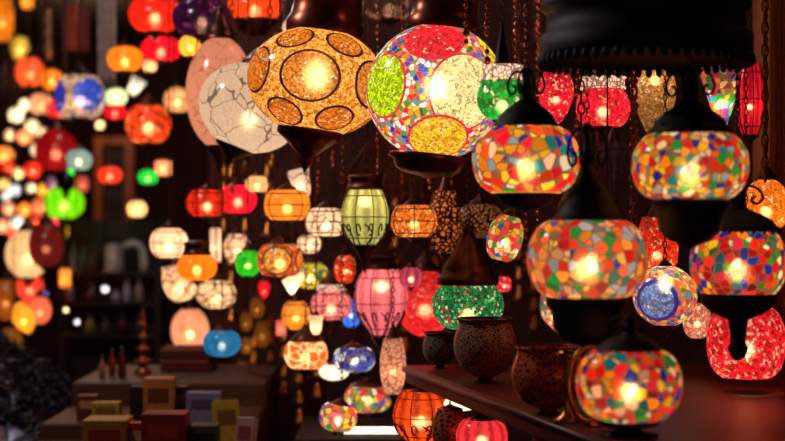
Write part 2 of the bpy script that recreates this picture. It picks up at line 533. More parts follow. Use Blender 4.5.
    if collar:
        cw, ch, ccol = collar
        p = [(.5, -.04), (.5, .1), (.47, .3), (.47, .75), (.52, .95), (.3, 1.02)]
        co = MB().lathe([(a * cw * k, b * ch * k) for a, b in p], 28).build('pierced_collar', crackle(80, .1, '#200c06', .1), root, (0, 0, ztop))
        co.color = (*lin(ccol), 1.3)
        ztop += ch * k
    if cap[0]:
        cp = [(a * cap[0] * k, b * cap[1] * k) for a, b in CAPS[capstyle]]
        m = MB().lathe(cp, 28 if near else 14)
        o = m.build('metal_cap', metal, root, (0, 0, ztop - up if tilt != (0, 0) else ztop))
        if tilt != (0, 0):
            o.location = Vector((0, 0, up)) + Rm @ Vector((0, 0, ztop - up)); o.rotation_euler = (math.radians(tilt[0]), math.radians(tilt[1]), 0)
            tip = Vector((0, 0, up)) + Rm @ Vector((0, 0, ztop - up + cap[1] * k))
        else: tip = Vector((0, 0, ztop + cap[1] * k))
        if capstyle == 'dome':
            ar = MB(); W, Hc = cap[0] * k, cap[1] * k
            for j in range(4):
                a = PI / 4 + j * PI / 2 + .3
                pr = spline([(.07, .9), (.16, .93), (.26, .84), (.3, .68), (.25, .56), (.18, .58), (.17, .66), (.22, .7)], 42)
                ar.tube([(math.cos(a) * r_ * W, math.sin(a) * r_ * W, z_ * Hc) for r_, z_ in pr], .012 * W + .0012, 6)
            ar.build('scroll_arms', metal, o)
        if fringe:
            fr = MB()
            for j in range(fringe):
                a = 2 * PI * j / fringe; rr = cap[0] * .5 * k
                fr.ball((math.cos(a) * rr, math.sin(a) * rr, -.004), (.004, .004, .007), 6, 4)
            fr.build('cap_fringe', metal, o)
    else:
        tip = Vector((0, 0, ztop))
    if bot[0]:
        bp = [(a * bot[0] * k, b * bot[1] * k) for a, b in BOTS[botstyle]]
        o = MB().lathe(list(reversed(bp)), 24 if near else 12).build('base_finial' if not stand else 'lamp_foot', metal, root)
        o.location = Vector((0, 0, up)) + Rm @ Vector((0, 0, -H)); o.rotation_euler = (math.radians(tilt[0]), math.radians(tilt[1]), 0)
    if stand and bot[0]:
        bz = up - H - bot[1] * k * .6
        if bz > .012:
            W = bot[0] * k * .5
            MB().lathe([(W * .9, 0), (W * .95, bz * .15), (W * .5, bz * .3), (W * .35, bz * .6), (W * .5, bz * .9), (W * .9, bz * 1.05)], 24, cap_ends=True).build('pedestal', metal, root)
    if hg:
        top = hg - zbase
        cm = MB()
        if near and d < 4.6 and top - tip.z > .04:
            cm.chain((tip.x, tip.y), tip.z - .004, top - .006)
        else:
            cm.tube([(tip.x, tip.y, tip.z - .003), (tip.x, tip.y, top)], max(.0022, .55 * k * .6), 6)
        cm.build('chain' if near and d < 4.6 and top - tip.z > .04 else 'hanging_cord', metal, root)
        if hg == CEIL:
            MB().lathe([(.018, 0), (.018, -.006), (.008, -.016), (.003, -.02)][::-1], 12).build('ceiling_hook', metal, root, (tip.x, tip.y, top))
    return root

# ------------------------------------------------------------------ the setting
def room():
    struct(MB().box((-1.2, 7, -.05), (8, 15.4, .1)).build('floor', STONE))
    struct(MB().box((-1.2, 7, CEIL + .05), (8, 15.4, .1)).build('ceiling', CEILM))
    struct(MB().box((.32, 6.33, 1.6), (2.2, .16, 3.2)).build('wall_back', PLASTER))
    struct(MB().box((-.7, 10.02, 1.6), (.16, 7.2, 3.2)).build('wall_side', PLASTER))
    struct(MB().box((-2.5, 13.7, 1.6), (3.8, .16, 3.2)).build('wall_end', PLASTER))
    struct(MB().box((-4.4, 7, 1.6), (.16, 13.3, 3.2)).build('wall_left', PLASTER))
    struct(MB().box((1.36, 4.3, 1.6), (.16, 5.2, 3.2)).build('wall_right', PLASTER))
    # moulded post at the right edge
    p = MB(); x0 = 1.055
    p.box((x0 + .09, 4.1, 1.6), (.24, .14, 3.2))
    for i, (dx, wd, dp) in enumerate(((-.035, .022, .022), (.01, .03, .014), (.055, .018, .028), (.1, .03, .014), (.15, .04, .02))):
        p.box((x0 + dx + .02, 4.03 - dp / 2, 1.6), (wd, dp, 3.2))
    struct(p.build('pillar_right', POSTWOOD, bevel=.004))
    # far lit doorway in the end of the alley
    fr = MB()
    for px in (99, 130):
        c = at(px, 160, 11.6); fr.box((c.x, c.y, 1.1), (.06, .08, 2.2))
    a, b = at(99, 160, 11.6), at(130, 160, 11.6)
    fr.box(((a.x + b.x) / 2, 11.6, 2.23), (b.x - a.x + .06, .08, .06))
    d1 = struct(fr.build('door_1', pbr('orange_wood', '#a8582a', .5, 0, .4, 6)))
    lt = MB()
    for i in range(4):
        x = a.x + .05 + (b.x - a.x - .1) * i / 3; lt.box((x, 11.62, 1.1), (.012, .02, 2.16))
    for i in range(14):
        lt.box(((a.x + b.x) / 2, 11.64, .1 + i * .155), (b.x - a.x - .08, .02, .012))
    lt.build('lattice', pbr('grey_lattice', '#5a5058', .6), d1)
    # ceiling beams over the alley
    for i, y in enumerate((3.2, 5.2, 7.4, 9.6)):
        pass
room()

# shelf running from the far left end toward the camera on the right
SZ = 1.19
def shelf():
    Lf, Nr = (.035, 4.16), (.47, 2.45)
    root = empty('display_shelf', ((Lf[0] + 1.2) / 2, 3.3, 0), 'dark red wooden shelf plank running diagonally under the copper bowl and standing lamps', 'shelf')
    rl = root.location
    top = MB(); th = .05
    P = [Lf, (1.18, 4.16), (1.18, 2.45), Nr]
    vs = [(x - rl.x, y - rl.y, SZ - z) for z in (th, 0) for x, y in P]
    top.add(vs, [(0, 1, 2, 3), (7, 6, 5, 4), (0, 4, 5, 1), (1, 5, 6, 2), (2, 6, 7, 3), (3, 7, 4, 0)], False)
    top.build('shelf_board', WOOD, root, bevel=.005)
    lip = MB()
    lip.tube([(Lf[0] - rl.x, Lf[1] - rl.y, SZ - .012), (Nr[0] - rl.x, Nr[1] - rl.y, SZ - .012)], .009, 8)
    lip.build('front_moulding', WOOD, root)
    for x, y in ((.42, 4.08), (1.1, 4.08), (1.1, 2.6), (.62, 2.6)):
        MB().lathe([(.022, 0), (.03, .05), (.02, .12), (.022, .6), (.03, 1.0), (.035, SZ - th)], 12, (x - rl.x, y - rl.y, 0), cap_ends=True).build('leg', WOOD, root)
shelf()

# big dark canopy above the front lamps
CAN = at(645, 60, 3.12)
def canopy():
    root = empty('hanging_canopy', CAN, 'large black metal drum canopy with scalloped rim above the bunch of mosaic lamps', 'lamp canopy')
    R = .225
    MB().lathe([(.001, .012), (R * .9, .012), (R * .97, 0), (R, .012), (R, .05), (R * .93, .06), (R * .93, .1), (R * .98, .108), (R * .98, .125), (R * .86, .14),
                (R * .84, .2), (R * .9, .21), (R * .88, .225), (R * .5, .3), (R * .2, .36), (.03, .4), (.001, .4)], 56).build('drum', BLACK, root)
    fr = MB()
    for j in range(60):
        a = 2 * PI * j / 60
        fr.ball((R * .985 * math.cos(a), R * .985 * math.sin(a), -.004), (.008, .008, .013), 8, 5)
    fr.build('scalloped_fringe', BLACK, root)
    MB().tube([(0, 0, .39), (0, 0, CEIL - CAN.z)], .012, 8).build('rod', BLACK, root)
    LAMPS.append(dict(px=638, py=30, w=214, x=CAN.x, y=CAN.y, r=R + .01, zb=CAN.z, zt=CAN.z + .4, hang=CEIL, hero=False))
canopy()
HZ = CAN.z + .012

# ------------------------------------------------------------------ front mosaic lamps
M5 = dict(L=13, hero=True, fixed=True, shape='barrel', metal=BLACK, capstyle='dome', botstyle='cup', fringe=22)
lamp('hanging_lamp', 526, 160, 108, 66, 3.11, mosaic('warm', 41), '#ffffff', .34, 'bright orange and yellow mosaic globe lamp below the small green lamp', rim='#ffb830', cap=(66, 60), bot=(60, 18), **M5)
lamp('hanging_lamp', 690, 166, 116, 68, 2.95, mosaic('warm', 60), '#ffffff', .2, 'multicoloured mosaic globe lamp hanging beneath the tall black bell cap, beside the brown pillar', hang=HZ, cap=(82, 66), bot=(72, 50), **M5)
lamp('hanging_lamp', 587, 259, 120, 78, 2.98, mosaic('cool', 46), '#ffffff', .24, 'pale orange and grey mosaic globe lamp, widest of the front mosaic lamps', rim='#e08830', hang=HZ, cap=(68, 98), bot=(78, 52), **M5)
lamp('hanging_lamp', 738, 263, 96, 68, 3.12, mosaic('deep', 58), '#ffffff', .2, 'red and green mosaic globe lamp with green rim, above the crimson bead globe', rim='#80c030', hang=HZ, cap=(82, 46), bot=(74, 64), **dict(M5, botstyle='stem'))
lamp('table_lamp', 629, 384, 106, 70, 2.8, mosaic('deep', 50), '#ffffff', .16, 'mosaic globe table lamp in a brass ring, standing on the red wooden shelf', cap=(66, 34), bot=(64, 10), stand=SZ, **M5)

# ------------------------------------------------------------------ two large egg lamps
kT = 3.92 / F
T_MEDS = [(-3, 0, 23, '#e09038'), (-62, 2, 21, '#d07c24'), (58, 2, 21, '#e09038'), (-30, 41, 15, '#d07c24'), (30, 41, 15, '#d07c24'), (-30, -41, 15, '#d87c24'),
          (30, -41, 15, '#d87c24'), (-95, 40, 15, '#d07c24'), (95, 40, 15, '#d07c24'), (-95, -40, 15, '#d07c24'), (95, -40, 15, '#d07c24'),
          (180, 0, 23, '#e09038'), (122, 0, 21, '#d07c24'), (-122, 0, 21, '#d07c24')]
mT = medallion(67 * kT, 58 * kT, ('col', '#ffb048'), tuple(T_MEDS), base_scale=150, med_scale=170, ring_w=2.4)
lamp('hanging_lamp', 317, 82, 140, 104, 3.92, mT, '#ffffff', .36, 'large amber egg lamp ringed with dark-outlined round medallions', shape='egg', cap=(76, 60), capstyle='flat', bot=(66, 40), tilt=(0, 8),
     bulb_k=.15, bulb_z=.1, L=16, hero=True, fixed=True, metal=REDIRON)
kU = 3.6 / F
U_MEDS = [(-53, -2, 25, '#b0e010'), (24, -2, 30, '#fff4b8'), (-10, 46, 24, '#f02038'), (8, -48, 24, '#ffc830'), (76, 38, 20, '#e8e030'), (105, -10, 24, '#e83040'),
          (180, 0, 26, '#ffeca0'), (-130, 0, 24, '#b8d818')]
mU = medallion(70 * kU, 72 * kU, ('pal', 'fine'), tuple(U_MEDS), ring='#c02848', ring_w=2, base_scale=72, med_scale=150)
lamp('hanging_lamp', 436, 92, 140, 130, 3.6, mU, '#ffffff', .42, 'largest egg lamp of tiny multicoloured tiles with red, lime and cream oval patches', shape='egg', cap=(72, 50), capstyle='flat', bot=(78, 22), botstyle='cup', tilt=(0, 6),
     bulb_k=.15, bulb_z=.05, L=15, hero=True, fixed=True, metal=REDIRON)

# ------------------------------------------------------------------ lamps round them
def crosses(px, py, d):
    return any(q['hero'] and abs(px - q['px']) < q['w'] / 2 + 2 and py > q['py'] and d < q['y'] for q in LAMPS)
def HL(px, py, w, h, d, mat, col, e, label, **k):
    return lamp(k.pop('name', 'hanging_lamp'), px, py, w, h, d, mat, col, e, label, **k)
B150, B110 = bead_glass(150), bead_glass(110)
FR, FRV = frosted(), frosted(40, .8)
CR = crackle()
HL(220, 93, 68, 110, 4.65, crackle(22, .02, '#a06048'), '#eca888', .3, 'tall pinkish cream lamp partly hidden behind the white crackled lamp', shape='round', L=6, bulb_k=.14, fixed=True, hero=True)
HL(250, 108, 104, 84, 4.28, crackle(11, .012, '#403430'), '#e0c8b0', .3, 'white crackled glass lamp tucked behind the large amber egg lamp', shape='egg', tilt=(0, 22), L=9, bulb_k=.12, cap=(50, 40), fixed=True, hero=True)
HL(480, 100, 20, 10, 4.6, FR, '#e0c0a0', .2, 'tiny cream lamp hidden behind the green lamp with pale collar') if False else None
HL(502, 101, 50, 40, 3.32, bead_glass(90, .7), '#0c9a3a', .3, 'small green glass lamp with pale pierced collar above the orange mosaic globe', shape='bowl', cap=(16, 46), collar=(42, 16, '#f0c8b0'), L=16, metal=BLACK, fixed=True)
HL(556, 93, 36, 66, 3.75, bead_glass(190, .6), '#e01838', .3, 'upright almond-shaped crimson bead lamp under the black drum canopy', shape='almond', L=14)
HL(603, 108, 54, 38, 3.75, bead_glass(120, .6, '#ffb060'), '#e81c40', .3, 'pinkish red globe lamp with pale pierced collar under the black drum canopy', shape='barrel', collar=(46, 12, '#e8c0a0'), cap=(40, 14), L=16)
HL(655, 104, 42, 74, 3.85, bead_glass(170, .55), '#c08848', .22, 'tan teardrop lamp with starry open collar', shape='drop', collar=(38, 18, '#f0c8a0'), cap=(30, 8), L=13, bulb_z=.6)
HL(722, 96, 46, 74, 3.8, mosaic('fine', 60, .06), '#ffffff', .26, 'pointed lamp of long slanting colourful tiles between the black bell and the pillar', shape='cone', L=15)
HL(750, 100, 28, 72, 3.7, streaked(12), '#e82038', .28, 'slender red streaked glass lamp touching the brown pillar', shape='lantern', cage=6, L=14, bot=(18, 10))
HL(766, 206, 48, 54, 3.6, bead_glass(140, .6), '#f88018', .36, 'orange bead globe lamp in front of the brown pillar', shape='round', L=14)
HL(657, 249, 42, 64, 3.8, bead_glass(140, .6), '#e83818', .28, 'tall scarlet bead lamp between two front mosaic globes', shape='lantern', L=12)
kN = 3.55 / F
mN = medallion(33 * kN, 32 * kN, ('pal', 'jewel'), ((-28, -8, 34, '#6a8ad8'), (120, 0, 34, '#e04028')), ring='#2a2890', ring_w=8, base_scale=85, med_scale=110)
HL(665, 296, 64, 60, 3.55, mN, '#ffffff', .28, 'blue medallion lamp with small orange and teal tiles, below the scarlet lamp', shape='round', L=13, bulb_z=.35, bot=(30, 14), cap=(16, 8))
HL(746, 342, 78, 70, 3.5, bead_glass(130, .75, '#ffd0c0', .2), '#e81c30', .28, 'crimson bead globe lamp lowest beside the pillar, half covered by a dark finial', shape='barrel', L=13, cap=(50, 20), bot=(34, 4), fixed=True)
HL(697, 320, 28, 36, 3.9, bead_glass(110, .6), '#e89080', .3, 'pale pink bead lamp peeping out beside the crimson globe', shape='globe', L=12)
HL(553, 312, 24, 46, 4.4, mosaic('party', 75), '#ffffff', .26, 'small tilted leaf-shaped lamp of green, white and red tiles', shape='almond', tilt=(0, -22), L=12, cap=(10, 10), bot=(6, 8))
HL(600, 329, 12, 24, 3.7, B150, '#e01838', .35, 'thin sliver of a red lamp under the widest front mosaic globe', shape='almond', tilt=(0, 24), L=12, cap=(6, 6), bot=(5, 5))
HL(613, 172, 30, 60, 4.1, frosted(30, .4), '#6a4a58', .03, 'unlit mauve glass lantern hanging behind the front mosaic globes', shape='cone', L=0, cage=8, name='hanging_lantern', cat='lantern')
HL(505, 238, 36, 46, 3.85, mosaic('party', 62), '#ffffff', .26, 'lamp with big red and lime petals beside the brown filigree lamp', shape='globe', tilt=(0, 14), L=13)
HL(504, 284, 15, 16, 4.4, B150, '#e8203c', .4, 'little red ball lamp just over the green mosaic lamp', L=14)
# centre rows
HL(365, 217, 46, 56, 4.2, streaked(11, .5), '#c4c474', .36, 'olive green ribbed glass lantern in a dark wire cage', shape='lantern', ribs=12, amp=.02, cage=8, scroll=True, L=11, cap=(36, 16), capstyle='flat', bot=(24, 30), name='hanging_lantern', cat='lantern', bulb_z=.5, hero=True, fixed=True)
HL(306, 354, 44, 28, 4.6, crackle(30, .06, '#fff0c0'), '#f06818', .36, 'pumpkin orange globe lamp with pale leaf pattern and dark flat cap', shape='barrel', cap=(32, 16), L=14, bot=(26, 14))
HL(338, 417, 38, 26, 4.3, mosaic('party', 46), '#ffffff', .34, 'colourful tilted petal lamp, lower of the low pair by the tube light', shape='barrel', L=14, tilt=(0, 10))
HL(468, 305, 72, 48, 4.0, mosaic('green', 120, .07, '#1a4030'), '#ffffff', .3, 'emerald green mosaic globe lamp with small red tiles and tall dark cone cap', shape='globe', cap=(62, 58), bot=(48, 10), L=14, fixed=True, metal=IRON, bulb_z=-.4)
def tassel_canopy():
    a = at(398, 128, 4.95)
    r = empty('hanging_fringe_canopy', (a.x, a.y, at(0, 192, 4.95).z), 'dark red cone of thin hanging chains below and between the two egg lamps', 'chain canopy')
    h = a.z - r.location.z
    m = MB()
    rg = random.Random(3)
    k = 4.95 / F
    for j in range(70):
        t = 2 * PI * j / 70; R = 54 * k * (.96 + .06 * rg.random())
        pts = []
        for i in range(12):
            u = i / 11
            rr = R * (.12 + .88 * u ** .75)
            pts.append((rr * math.cos(t + .02 * i * (j % 2)), rr * math.sin(t + .02 * i * (j % 2)), h * (1 - u ** 1.15 * .78)))
        pts.append((pts[-1][0], pts[-1][1], pts[-1][2] - .05 - .02 * rg.random()))
        m.tube(pts, .0022, 4)
        m.ball((pts[-1][0], pts[-1][1], pts[-1][2] - .004), (.005, .005, .008), 6, 4)
    m.build('fringe_chains', REDIRON, r)
    MB().lathe([(.001, .06), (.03, .05), (.035, .0), (.022, -.03), (.001, -.03)][::-1], 20).build('crown', REDIRON, r, (0, 0, h - .02))
    LAMPS.append(dict(px=398, py=160, w=108, x=a.x, y=a.y, r=54 * k * 1.03, zb=r.location.z - .08, zt=a.z + .06, hang=CEIL, hero=False))
    cm = MB().chain((0, 0), h + .03, CEIL - r.location.z); cm.build('chain', REDIRON, r)
tassel_canopy()
HL(326, 222, 42, 28, 4.0, crackle(24, .03), '#f0d0b0', .42, 'oval cream lamp beside the olive ribbed lantern', shape='barrel', cage=8, L=13)
HL(414, 221, 46, 32, 4.0, bead_glass(150, .6), '#f08028', .32, 'light orange oval bead lamp right beside the olive ribbed lantern', shape='barrel', cage=6, L=12)
HL(445, 222, 32, 62, 3.9, filigree('#3a1408', '#e07830', 70, .5), '#ffffff', .2, 'dark pierced metal lantern glowing amber beside the orange oval lamp', shape='lantern', L=0, cage=8, name='hanging_lantern', cat='lantern', shade_name='pierced_body')
HL(480, 221, 48, 34, 3.8, filigree('#1c0a06', '#b87040', 95, .45), '#ffffff', .2, 'dark bronze filigree globe lamp with scalloped skirt above the green mosaic lamp', shape='globe', L=0, shade_name='pierced_body', fringe=16)
HL(425, 303, 58, 66, 4.75, bead_glass(130, .6, '#ff9090', .1), '#e82430', .32, 'bright red bead globe lamp partly behind the emerald green lamp', shape='round', L=10, bot=(14, 5))
HL(381, 303, 52, 68, 4.55, streaked(10, .5), '#f07c8c', .4, 'pink ribbed glass lantern in dark scrolled wirework', shape='pear', ribs=14, amp=.02, cage=8, scroll=True, L=11, cap=(34, 16), capstyle='flat', bot=(20, 22), name='hanging_lantern', cat='lantern', bulb_z=.45)
HL(411, 277, 24, 20, 4.2, streaked(8), '#c04870', .25, 'small plum pink striped lamp above the red bead globe', L=10)
HL(331, 305, 42, 30, 3.9, crackle(60, .05), '#f08890', .4, 'rose pink globe lamp with pale band in a wire frame', shape='globe', collar=(30, 6, '#f8d0b8'), cage=8, L=12, bot=(24, 18), cap=(26, 14))
HL(287, 205, 46, 30, 4.3, FR, '#f09030', .4, 'amber double-banded globe lamp beneath a cream tulip shade', shape='barrel', cage=4, L=14)
HL(301, 184, 24, 30, 4.55, CR, '#f0d0b8', .45, 'cream tulip-shaped shade above the amber banded lamp', shape='tulip', L=12, tilt=(0, -14))
HL(257, 184, 24, 16, 4.9, FR, '#e8b880', .4, 'small cream lamp just above the crimson oval lamp', L=12)
HL(207, 203, 42, 26, 4.9, streaked(9, .6), '#e83018', .35, 'scarlet banded lamp with bright bulb, overlapping the crimson oval lamp', shape='barrel', cage=6, L=15)
HL(238, 199, 38, 28, 4.55, FR, '#e81838', .35, 'smooth crimson oval lamp with bright bulb', L=15)
HL(248, 263, 26, 26, 4.6, FRV, '#20a820', .4, 'green glass globe touching the orange lamp with round yellow patch', L=15)
kJ = 4.3 / F
mJ = medallion(23 * kJ, 20 * kJ, ('col', '#c85a28'), ((-5, 0, 36, '#f0a848'), (80, 0, 30, '#e08038'), (180, 0, 36, '#f0a848')), ring='#3a1408', ring_w=5, base_scale=90, med_scale=130)
HL(280, 260, 46, 32, 4.3, mJ, '#ffffff', .34, 'orange lamp with big round yellow patch in the middle', shape='barrel', L=11)
HL(309, 244, 24, 18, 4.7, FR, '#f0d0b0', .45, 'little cream striped lamp over the lime green lamp', cage=4, L=13)
HL(311, 275, 36, 26, 4.3, mosaic('lime', 42), '#ffffff', .36, 'lime and dark green patterned lamp above the rose pink globe', L=13)
HL(292, 284, 26, 22, 4.6, FR, '#f8dcc0', .5, 'cream cone shade between the orange patch lamp and the amber ball', shape='cone', L=13)
HL(345, 269, 22, 28, 4.4, B110, '#e04020', .34, 'dark orange bead lamp above the pink ribbed lantern', L=12)
HL(296, 315, 28, 28, 4.3, FR, '#f09838', .38, 'amber ball lamp with pale side, over the pumpkin orange globe', cage=4, L=13)
HL(316, 325, 16, 20, 4.5, FR, '#f8d0a8', .45, 'small cream shade beneath the rose pink globe', shape='tulip', L=12)
HL(351, 313, 20, 28, 4.5, FRV, '#3a78e0', .4, 'small bright blue lamp beside the pink ribbed lantern', L=12)
HL(354, 359, 42, 24, 4.1, mosaic('blue', 46, .05), '#ffffff', .36, 'blue and white patterned oval lamp below the pink ribbed lantern', shape='barrel', L=14)
HL(334, 372, 30, 16, 4.6, FR, '#fff0d8', .6, 'bright cream saucer lamp under the blue and white lamp', shape='bowl', L=14)
HL(368, 398, 48, 26, 3.9, mosaic('party', 52), '#ffffff', .34, 'colourful petal patterned oval lamp, upper of the low pair by the tube light', shape='barrel', L=14, cap=(36, 8))
HL(393, 366, 26, 56, 4.2, crackle(70, .08, '#8a4a30'), '#f0b090', .34, 'pale pink pebbled glass column lamp above the orange ribbed lantern', shape='lantern', L=10)
HL(421, 416, 54, 50, 4.05, streaked(10, .7), '#f05018', .34, 'flame orange ribbed glass lantern with dark wires under the end of the shelf', shape='lantern', ribs=14, amp=.03, cage=8, scroll=True, L=12, cap=(20, 3), bot=(24, 14), hang=SZ - .052, fixed=True, name='hanging_lantern', cat='lantern')
SB = SZ - .052
HL(482, 437, 52, 36, 3.62, streaked(12, .6), '#e83848', .34, 'rose red ribbed lamp hanging underneath the wooden shelf', shape='barrel', L=12, hang=SB, fixed=True, cap=(24, 8))
HL(461, 404, 34, 13, 3.98, FR, '#fff0d0', .7, 'bright white saucer lamp hanging under the wooden shelf', shape='bowl', L=10, hang=SB, fixed=True, cap=(14, 4), bot=(8, 3))
HL(450, 431, 36, 44, 3.75, filigree('#d07848', '#501810', 80), '#ffffff', .2, 'copper filigree lantern in front of the rose red lamp beneath the shelf', shape='lantern', L=0, name='hanging_lantern', cat='lantern', shade_name='pierced_body', hang=SB, fixed=True, cap=(26, 5), metal=REDIRON)

# things on the shelf
def shelf_bowl(px, py, w, h, d, mat, label, name='filigree_bowl', shape='bowl', foot=.4, rim=IRON, cat='bowl'):
    k = d / F; c = at(px, py, d); H = h * k / 2
    root = empty(name, (c.x, c.y, SZ), label, cat)
    up = c.z - SZ
    MB().lathe([(a * w / 2 * k, b * H) for a, b in PROF[shape]], 40).build('bowl_body', mat, root, (0, 0, up))
    rr = PROF[shape][-1][0] * w / 2 * k
    MB().tube([(math.cos(2 * PI * i / 36) * rr, math.sin(2 * PI * i / 36) * rr, 0) for i in range(36)], 1.1 * k, 6, True).build('rim', rim, root, (0, 0, up + H))
    fh = max(.006, up - H)
    fw = w * foot / 2 * k
    MB().lathe([(fw, 0), (fw, fh * .2), (fw * .55, fh * .5), (fw * .62, fh), (fw * .62, fh + .012)], 28, cap_ends=True).build('foot', rim, root)
    LAMPS.append(dict(px=px, py=py, w=w, x=c.x, y=c.y, r=w / 2 * k, zb=SZ, zt=c.z + H, hang=None, hero=False))
    return root
shelf_bowl(485, 348, 62, 58, 3.72, filigree('#b88068', '#2a1814', 130), 'dark bronze filigree bowl standing on the shelf before the emerald lamp')
shelf_bowl(440, 349, 34, 32, 4.08, filigree('#8a7a68', '#282018', 110), 'little grey-brown filigree pot at the far end of the shelf', name='filigree_pot', cat='pot')
shelf_bowl(548, 378, 72, 62, 3.12, filigree('#f07040', '#4a1008', 95), 'copper red mosaic bowl standing on the shelf beside the brass ring', rim=REDIRON)
def candlestick():
    c = at(567, 0, 2.985)
    r = empty('brass_candlestick', (c.x, c.y, SZ), 'slim brass candlestick standing between the copper bowl and mosaic table lamp', 'candlestick')
    MB().lathe([(.028, 0), (.028, .006), (.012, .015), (.006, .03), (.006, .07), (.011, .078), (.006, .086), (.007, .12), (.013, .128)], 20, cap_ends=True).build('stem', BRASS, r)
    MB().lathe([(.004, .126), (.017, .132), (.016, .145), (.011, .145), (.009, .134)], 20).build('cup', BRASS, r)
candlestick()
def ring_stand():
    c = at(592, 384, 2.92)
    r = empty('brass_ring', (c.x, c.y, SZ), 'curved brass ring upright on the shelf behind the mosaic table lamp', 'ornament')
    z = c.z - SZ
    rad = z - .008
    MB().tube([(math.cos(2 * PI * i / 40) * rad * .62, 0, z + math.sin(2 * PI * i / 40) * rad) for i in range(40)], .0055, 8, True).build('ring', BRASS, r)
    MB().lathe([(.018, 0), (.018, .004), (.012, .012), (.006, .016)], 20, cap_ends=True).build('foot', BRASS, r)
ring_stand()

# low counter with the tube light
def counter():
    z = EYE - (438 - CY) * 4.6 / F
    a, b = at(300, 0, 4.6), at(406, 0, 4.6)
    r = empty('display_counter', ((a.x + b.x) / 2, 4.85, 0), 'dark wooden counter below the lamps carrying the white tube light', 'counter')
    MB().box((0, 0, z / 2 - .01), (b.x - a.x, .5, z - .02)).build('cabinet', DARKWOOD, r)
    MB().box((0, 0, z - .01), (b.x - a.x + .03, .53, .02)).build('worktop', DARKWOOD, r, bevel=.004)
    t = empty('tube_light', ((at(372, 0, 4.61).x), 4.62, z), 'short white fluorescent tube light lying on the dark counter', 'lamp')
    MB().box((0, 0, .006), (.19, .03, .012)).build('housing', pbr('white_plastic', '#d8d0c0', .4), t)
    tb = MB(); tb.tube([(-.088, -.004, .022), (.088, -.004, .022)], .0105, 12); tb.build('tube', bulb_mat(2.6, '#fff0d0'), t)
    for s in (-1, 1): MB().box((s * .092, -.004, .018), (.008, .022, .026)).build('end_cap', BLACK, t)
counter()

# ------------------------------------------------------------------ upper row
HL(255, 6, 54, 30, 4.4, frosted(50, .7), '#f05020', .4, 'orange red globe lamp with scalloped dark cup, at the top over the white crackled lamp', L=13, bot=(44, 16), botstyle='cup', fringe=12)
HL(291, 30, 18, 20, 4.8, FR, '#f0c0a0', .4, 'small pale shade next to the dark cup of the upper orange red lamp', L=10)
HL(202, 18, 60, 36, 4.7, bead_glass(70, .9, '#e060a0', .15), '#481050', .2, 'dark purple glass globe lamp at the top', L=5)
HL(155, 14, 52, 36, 5.6, frosted(40, .8), '#e02818', .35, 'upper scarlet globe lamp with orange glow, left of the purple lamp', L=14)
HL(161, 49, 40, 24, 5.5, frosted(30, .6), '#e01830', .38, 'crimson oval lamp directly under the upper scarlet globe', L=15)
HL(190, 46, 22, 20, 5.2, FR, '#f8b840', .45, 'small yellow lamp beside the crimson oval lamp', L=13)
HL(125, 59, 36, 24, 6.0, FR, '#f08820', .42, 'amber globe lamp hanging beside the grey cloth strip', L=13)
HL(150, 66, 14, 12, 6.3, FR, '#f8c090', .45, 'tiny cream lamp right of the amber globe', L=12)
HL(390, 4, 70, 32, 4.2, crackle(14, .09, '#2a100a'), '#c09080', .12, 'dusky pink petal bowl lamp with dark ribs, at the top between the two egg lamps', shape='bowl', L=3, cage=10)

# ------------------------------------------------------------------ left, middle distance
HL(169, 243, 38, 30, 5.2, FR, '#f8d0b0', .45, 'cream white globe lamp with pale frame, above the cream bell shade', L=13, cage=4, bot=(20, 8))
HL(180, 283, 34, 38, 5.0, CR, '#f8c8a0', .42, 'cream bell shade hanging beneath the cream white globe', shape='bowl', L=12, tilt=(0, -12))
HL(197, 267, 40, 26, 4.7, FR, '#f08018', .4, 'glowing orange globe lamp below a wide black cap', L=15, cap=(28, 14), capstyle='flat')
HL(216, 294, 40, 28, 5.0, CR, '#f8d0a8', .42, 'cream globe with dark vertical lines under the orange globe', cage=6, L=12)
HL(216, 245, 12, 34, 5.6, FR, '#f8d0b0', .5, 'slim cream tube lamp behind the black cap', shape='cyl', L=12)
HL(237, 248, 26, 28, 5.4, CR, '#f8c8a8', .45, 'small cream lamp with dark lines left of the green globe', L=12, cage=5)
HL(190, 330, 38, 44, 5.0, FR, '#e8a080', .35, 'pinkish peach lamp behind the blue lamp', shape='round', L=12)
HL(222, 343, 38, 26, 4.5, FRV, '#2880b8', .3, 'sky blue mottled globe lamp low down', L=7)
HL(264, 290, 12, 18, 5.2, FR, '#e01830', .4, 'tiny red drop lamp under the orange patch lamp', shape='drop', L=12)
HL(281, 328, 10, 16, 5.2, FR, '#e87868', .4, 'tiny salmon pink lamp left of the amber ball', shape='cyl', L=10)
for i, (px, py, w, h, lb) in enumerate(((246, 322, 12, 18, 'upper'), (247, 346, 13, 16, 'second'), (242, 372, 14, 20, 'third'), (262, 334, 14, 26, 'tallest'), (257, 308, 14, 20, 'highest'), (237, 392, 12, 14, 'lowest'))):
    HL(px, py, w, h, 5.4, frosted(60, .9), '#a86820', .12, f'{lb} of the copper pieces with added glow right of the sky blue lamp', L=4, shape='lantern', group='copper pieces with added glow')  # hanging copper bits built as small lamps, glow added to show them lit

